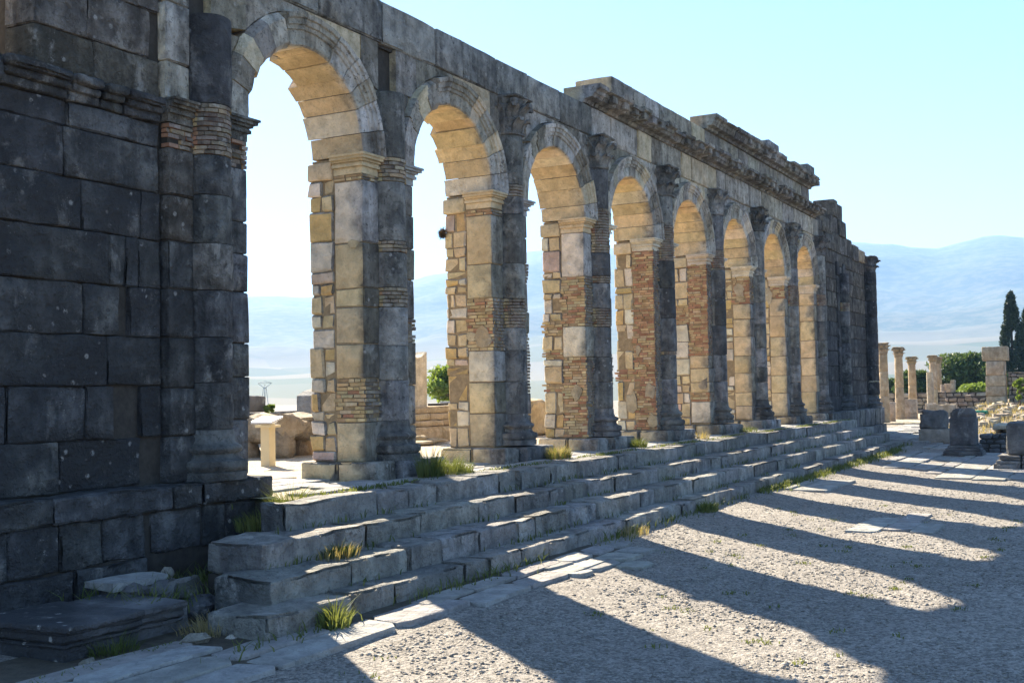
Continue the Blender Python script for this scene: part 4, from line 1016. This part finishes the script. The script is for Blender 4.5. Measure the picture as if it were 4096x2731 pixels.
# ------------------------------------------------------------------ fallen blocks before the end wall
fb = empty('moulded_block', (-5.9, -1.2, .08), 'dark fallen cornice block with moulded edge in the bottom left corner', 'stone')
def moulded(parent, x0, x1, y0, y1, z0, z1, nm):
    mb = MB(); h = z1-z0
    for (a, b, o) in ((0, .52, .0), (.52, .60, .03), (.60, .64, .015), (.64, .80, .05), (.80, .86, .065), (.86, 1, .095)):
        mb.add(lat(x0-o, x1, y0-o, y1, z0+h*a, z0+h*b+.001, .012, (6, 4, 1), .014, 3, chip=.05))
    return mb.mk(nm, M_DARK, parent, color=(*vary(GREYS, .1), .9), smooth=True, sharp=45)
moulded(fb, -6.50, -5.78, -1.66, -.75, .06, .42, 'block_half'); moulded(fb, -5.765, -5.25, -1.60, -.72, .05, .40, 'block_half')
mk('broken_block', *lat(-5.24, -5.08, -1.55, -1.0, .05, .36, .05, (4, 6, 4), .05, chip=.25), M_STEP, None, (*GREYS, .4), True, label='broken pale lump at the right end of the fallen cornice block', cat='stone', sharp=60)
mk('flat_slab', *prism(rough_poly(-5.25, -4.62, -.82, -.45, .04, .15), .42, .48, 'z', .012), M_SLAB, None, (*GREYS, .1), label='thin flat slab lying behind the fallen cornice block', cat='stone')
mk('support_stone', *lat(-5.15, -4.75, -.78, -.48, .1, .415, .05, (2, 2, 2), .04), M_DARK, None, (*GREYS, .3), True, label='dark stone under the thin flat slab', cat='stone', sharp=60)
LBL = ['lichen-spotted rock in the gap beside the steps', 'small white rock against the podium corner', 'flat dark rock left of the lichen-spotted one', 'squat rock under the second step end', 'rounded rock near the third step end', 'pale loose stone on the ground beside the cornice block', 'little stone beside the pale loose stone', 'white pebble at the front corner of the cornice block']
for i, (a, b, z_, rx, ry, rz, c) in enumerate([(-4.7, -1.1, .36, .17, .15, .11, (.2, .19, .13)), (-4.3, -.5, .42, .055, .055, .055, PALE), (-5.05, -.85, .38, .14, .12, .07, GREYS), (-4.75, -1.0, .32, .2, .2, .14, GREYS), (-4.85, -1.45, .25, .14, .12, .1, GREYS), (-5.55, -2.05, .16, .13, .1, .05, PALE), (-5.3, -2.2, .13, .05, .04, .03, PALE), (-6.45, -1.85, .14, .07, .05, .04, PALE)]):
    mk('loose_rock', *rock(a, b, z_, rx, ry, rz, 10, .3), (M_STEP if i in (1, 5, 6, 7) else M_DARK), None, (*vary(c, .08), .5), True, label=LBL[i], cat='rock', group='loose rocks by the steps', sharp=50)
fill = MB(); fill.add(lat(-4.9, -2.7, -1.5, -.3, -.1, .28, .05, (12, 8, 2), .06)); fill.mk('soil_fill', M_SOIL, None, smooth=True, kind='structure')

# ------------------------------------------------------------------ right: pedestals, colonnade, gate, trees
def seton(px, py, z): return gz(px, py, z)
ap = empty('altar', (22.5, -4.35, .05), 'dark upright altar stone with worn rounded top on a moulded foot', 'altar')
mk('shaft', *lat(22.2, 22.9, -4.72, -4.02, .30, 1.12, .04, (3, 3, 5), .025, chip=.08), M_DARK, ap, (*GREYS, .6), True, sharp=55)
mk('top', *lat(22.215, 22.885, -4.705, -4.035, .9, 1.37, .13, (6, 6, 4), .03, chip=.25), M_DARK, ap, (*GREYS, .4), True, sharp=60)
for (a, b, o) in ((.0, .14, .16), (.14, .22, .11), (.22, .30, .06)): mk('foot_moulding', *lat(22.2-o, 22.9+o, -4.72-o, -4.02+o, a+.02, b+.022, .02, (3, 3, 1), .015, chip=.08), M_DARK, ap, (*GREYS, .7), True, sharp=55)
pb = empty('pedestal', (27.4, -2.9, .05), 'pale square pedestal carrying a black rough half-round stone', 'pedestal')
mk('support_stone', *lat(27.15, 27.95, -3.35, -2.55, .0, .14, .04, (2, 2, 1), .03), M_DARK, pb, (*GREYS, .8), True, sharp=55)
mk('block', *lat(26.95, 27.9, -3.45, -2.42, .13, .60, .03, (4, 4, 3), .015, chip=.06), M_SLAB, pb, (.42, .36, .28, .1), True, sharp=55)
mk('rough_top', *lat(27.0, 27.75, -3.3, -2.44, .58, 1.16, .1, (7, 7, 6), .10, 2.8, chip=.35), M_DARK, pb, (*GREYS, .7), True)
rp = empty('pedestal', (17.7, -6.75, .05), 'large square dark pedestal on a moulded base cut by the right edge', 'pedestal')
mk('block', *lat(17.15, 18.4, -7.35, -5.97, .36, 1.12, .05, (5, 5, 4), .025, chip=.1), M_DARK, rp, (*GREYS, .35), True, sharp=55)
for i, (y0, y1) in enumerate(((-6.3, -5.7), (-6.93, -6.32), (-7.55, -6.95))):
    mb = MB()
    for (a, b, o) in ((.02, .16, .0), (.16, .24, .06), (.24, .31, .12), (.31, .355, .09)): mb.add(lat(16.85+o, 18.6, y0+.01, y1-(o if i == 0 else 0), a, b, .02, (3, 3, 1), .018, chip=.08))
    mb.mk('base_block', M_STEP, rp, color=(*vary(GREYS), .4), smooth=True, sharp=55)
mk('kerb_slab', *lat(16.6, 18.8, -7.85, -5.55, -.05, .045, .02, (4, 5, 1), .012), M_SLAB, rp, (*GREYS, .2), True, sharp=55)
mk('leaning_slab', *lat(25.0, 27.0, -5.75, -4.85, .66, .80, .03, (4, 4, 1), .03), M_RUIN, None, (*vary(PALE), .1), True, label='long sunlit slab lying behind the dark pedestals', cat='stone', sharp=55)
rubble_wall('rubble_wall', 24.0, 24.8, -6.9, -4.6, .0, .60, 'dark rubble wall between the altar and the large pedestal', c=GREYS, mat=M_DARK, sz=(.18, .4))
rubble_wall('rubble_wall', 25.6, 26.4, -7.4, -4.9, .0, .655, 'rubble wall supporting the long sunlit slab', c=CREAM, sz=(.25, .5))

# colonnade platform and columns of the neighbouring temple
cp = empty('temple_platform', (48, 2, .15), 'low stone platform edge under the free-standing columns', 'platform')
for i in range(12):
    a = -1.35+.62*i
    mk('edge_block', *lat(38.6, 39.6, a+.01, a+.61, .0, .30, .03, (2, 2, 1), .02), M_RUIN, cp, (*vary(CREAM), .5), True, sharp=55)
for i in range(10): mk('upper_edge_block', *lat(39.9, 40.8, -1.1+.7*i, -.42+.7*i, .1, .37, .03, (2, 2, 1), .02), M_RUIN, cp, (*vary(CREAM), .4), True, sharp=55)
mk('paving', *jbox(40.4, 64, -1.5, 6.5, .0, .36), M_FLOOR, cp)
def column(px, py, z0, r, ztop, label, hcap=.42):
    p = gz(px, py, z0); x, y = p[0], p[1]
    root = empty('stone_column', (x, y, z0), label, 'column', 'free-standing temple columns')
    hs = ztop-hcap-z0; n = R.choice((2, 3)); cuts = [z0+hs*i/n+(R.uniform(-.2, .2) if 0 < i < n else 0) for i in range(n+1)]
    for a, b in zip(cuts[:-1], cuts[1:]):
        sd = R.uniform(0, 99); wob = lambda t, z: 1+.03*mnoise.noise(Vector((math.cos(t)*1.5+sd, math.sin(t)*1.5, z*2)))
        rr = lambda z: r*(1.12-.2*(z-z0)/hs)
        mk('column_drum', *lathe(x, y, [(rr(a)*.97, a+.003), (rr(a), a+.02), (rr((a+b)/2), (a+b)/2), (rr(b), b-.02), (rr(b)*.97, b-.003)], 16, wob=wob), M_RUIN, root, (*vary((.58, .40, .21), .08), .2), True, sharp=45)
    capital(root, x, y, ztop-hcap, ztop, r*.92, True, M_RUIN, .4, (.46, .34, .19), .6)
    return x, y
column(3541, 1688, .37, .205, 3.97, 'tallest free-standing column right beside the end of the arcade', .5)
column(3602, 1676, .37, .205, 3.88, 'second free-standing column from the arcade, with a wide capital', .48)
column(3654, 1668, .37, .20, 3.48, 'third free-standing column from the arcade, shorter and thinner')
column(3738, 1652, .37, .20, 3.70, 'fourth free-standing column, nearer of the close pair')
column(3758, 1647, .37, .20, 3.66, 'fifth free-standing column, farther of the close pair')
def stump(px, py, z0, w_, d, h, label, rnd=False, name='stone_stump', c=(.55, .43, .29)):
    p = gz(px, py, z0); x, y = p[0], p[1]
    if rnd: vf = lathe(x, y, [(w_, z0-.02), (w_, z0+h*.5), (w_*.93, z0+h)], 14)
    else: vf = lat(x-d/2, x+d/2, y-w_/2, y+w_/2, z0-.02, z0+h, .03, (2, 2, 3), .02, chip=.15)
    mk(name, *vf, M_RUIN, None, (*vary(c, .1), .3), True, label=label, cat='stone', sharp=50)
stump(3506, 1690, .35, .5, .4, .9, 'short slab stump left of the tallest column')
stump(3570, 1684, .37, .28, .3, .88, 'small slab stump between the first two columns')
stump(3640, 1674, .37, .72, .35, .95, 'wide low slab between the second and third columns')
stump(3724, 1640, .6, .19, .3, 2.1, 'broken column shaft without capital beside the close pair', True, 'column_stump')
stump(3777, 1640, .5, .17, .3, 1.5, 'slim broken shaft right of the close pair of columns', True, 'column_stump')
stump(3724, 1662, .37, .5, .4, .65, 'square base block under the broken column shaft')
stump(3796, 1636, .5, .42, .5, 1.55, 'square pillar with flat cap right of the columns', False, 'pillar')
stump(3816, 1640, .5, .25, .4, 1.75, 'narrow pillar beside the flat-capped pillar', False, 'pillar')
stump(3770, 1680, .3, 1.3, .5, .75, 'broad masonry block in the shade behind the altar')
rubble_wall('ruin_wall', 58, 58.6, -1.2, 4.5, .3, 1.6, 'ragged rubble wall behind the columns', c=(.4, .32, .22), sz=(.3, .6), rag=.3)
rubble_wall('ruin_wall', 52, 52.6, -2.4, .2, .4, 1.45, 'brown rubble wall between the pillars and the gate pier', c=(.42, .32, .22), sz=(.25, .5), rag=.3)
# gate pier and its rubble wall
g0 = empty('gate_pier', (47, -2.9, .8), 'tall squared gate pier with projecting cap stone before the cypress', 'pier')
for (z0, z1, w0, w1) in ((.6, .95, -2.35, -3.35), (.95, 1.42, -2.40, -3.28), (1.42, 1.88, -2.40, -3.28), (1.88, 2.40, -2.40, -3.28), (2.40, 3.10, -2.44, -3.26), (3.10, 3.78, -2.28, -3.42)):
    mk('pier_block', *lat(46.7, 47.5, w1, w0, z0+.004, z1-.004, .03, (2, 2, 2), .015, chip=.06), M_RUIN, g0, (*vary((.54, .40, .25), .1), .3), True, sharp=55)
rubble_wall('rubble_wall', 47.1, 47.7, -5.6, -3.35, .9, 2.55, 'rubble wall running right from the gate pier', c=(.5, .38, .26), sz=(.22, .42), rag=.15)
V = MB()
for _ in range(170):
    a, b = R.uniform(33, 46), R.uniform(-7.5, -2.0); s_ = R.uniform(.06, .26); V.add(rock(a, b, gzf(a, b)+s_*.25, s_*1.3, s_, s_*.7, 7, .3), (*vary((.52, .42, .29), .15), .3))
V.mk('rubble', M_RUINA, None, kind='stuff', label='scattered rubble stones on the rising ground by the gate pier', cat='rubble')
V = []; F = []
for _ in range(5200):
    a, b = R.uniform(32, 50), R.uniform(-8, -2.0); blade(V, F, a, b, gzf(a, b), R.uniform(.05, .28), .7, .014)
mk('dry_grass', V, F, M_DRY, kind='stuff', label='dry straw-coloured grass on the rising ground by the gate pier', cat='grass')
gb = empty('covered_tub', (40.2, -2.9, .5), 'small terracotta-coloured tub under a green cover beyond the altar', 'tub')
mk('tub', *lat(39.95, 40.5, -3.05, -2.65, .45, .74, .03, (2, 2, 1), .01), M_TERRA, gb); mk('cover', *lat(39.85, 40.6, -3.1, -2.5, .74, .88, .03, (3, 3, 1), .03), M_GREEN, gb)
tree(78.4, 2.1, .6, 5.4, 3.6, 'broad round green tree behind the pillars and gate', 'tree', None, 42, 420, .10)
tree(78, 5.6, .5, 3.2, 2.5, 'smaller round green tree between the third column and the close pair', 'tree', None, 26, 380, .10)
tree(82, 8.3, .3, 1.8, 2.2, 'small green tree between the first and second columns', 'tree', None, 16, 260, .10)
tree(72, 9.2, .0, 1.6, 1.6, 'tiny green tree beside the end of the arcade', 'tree', None, 14, 220, .09)
tree(60.5, -.6, .5, 2.9, 1.5, 'bright sunlit leafy shrub left of the gate pier', 'shrub', M_LEAFY, 24, 300, .07, .1, 'shrub')
tree(44.2, -4.1, 1.0, .5, 1.2, 'bright leafy sprig at the right edge before the rubble wall', 'shrub', M_LEAFY, 9, 130, .07, .3, 'shrub')
cypress(85, -.35, .6, 1.75, 8.3, 'tall dark cypress rising behind the gate pier')
cypress(86, -1.35, .6, 1.7, 7.1, 'shorter dark cypress cut by the right edge')
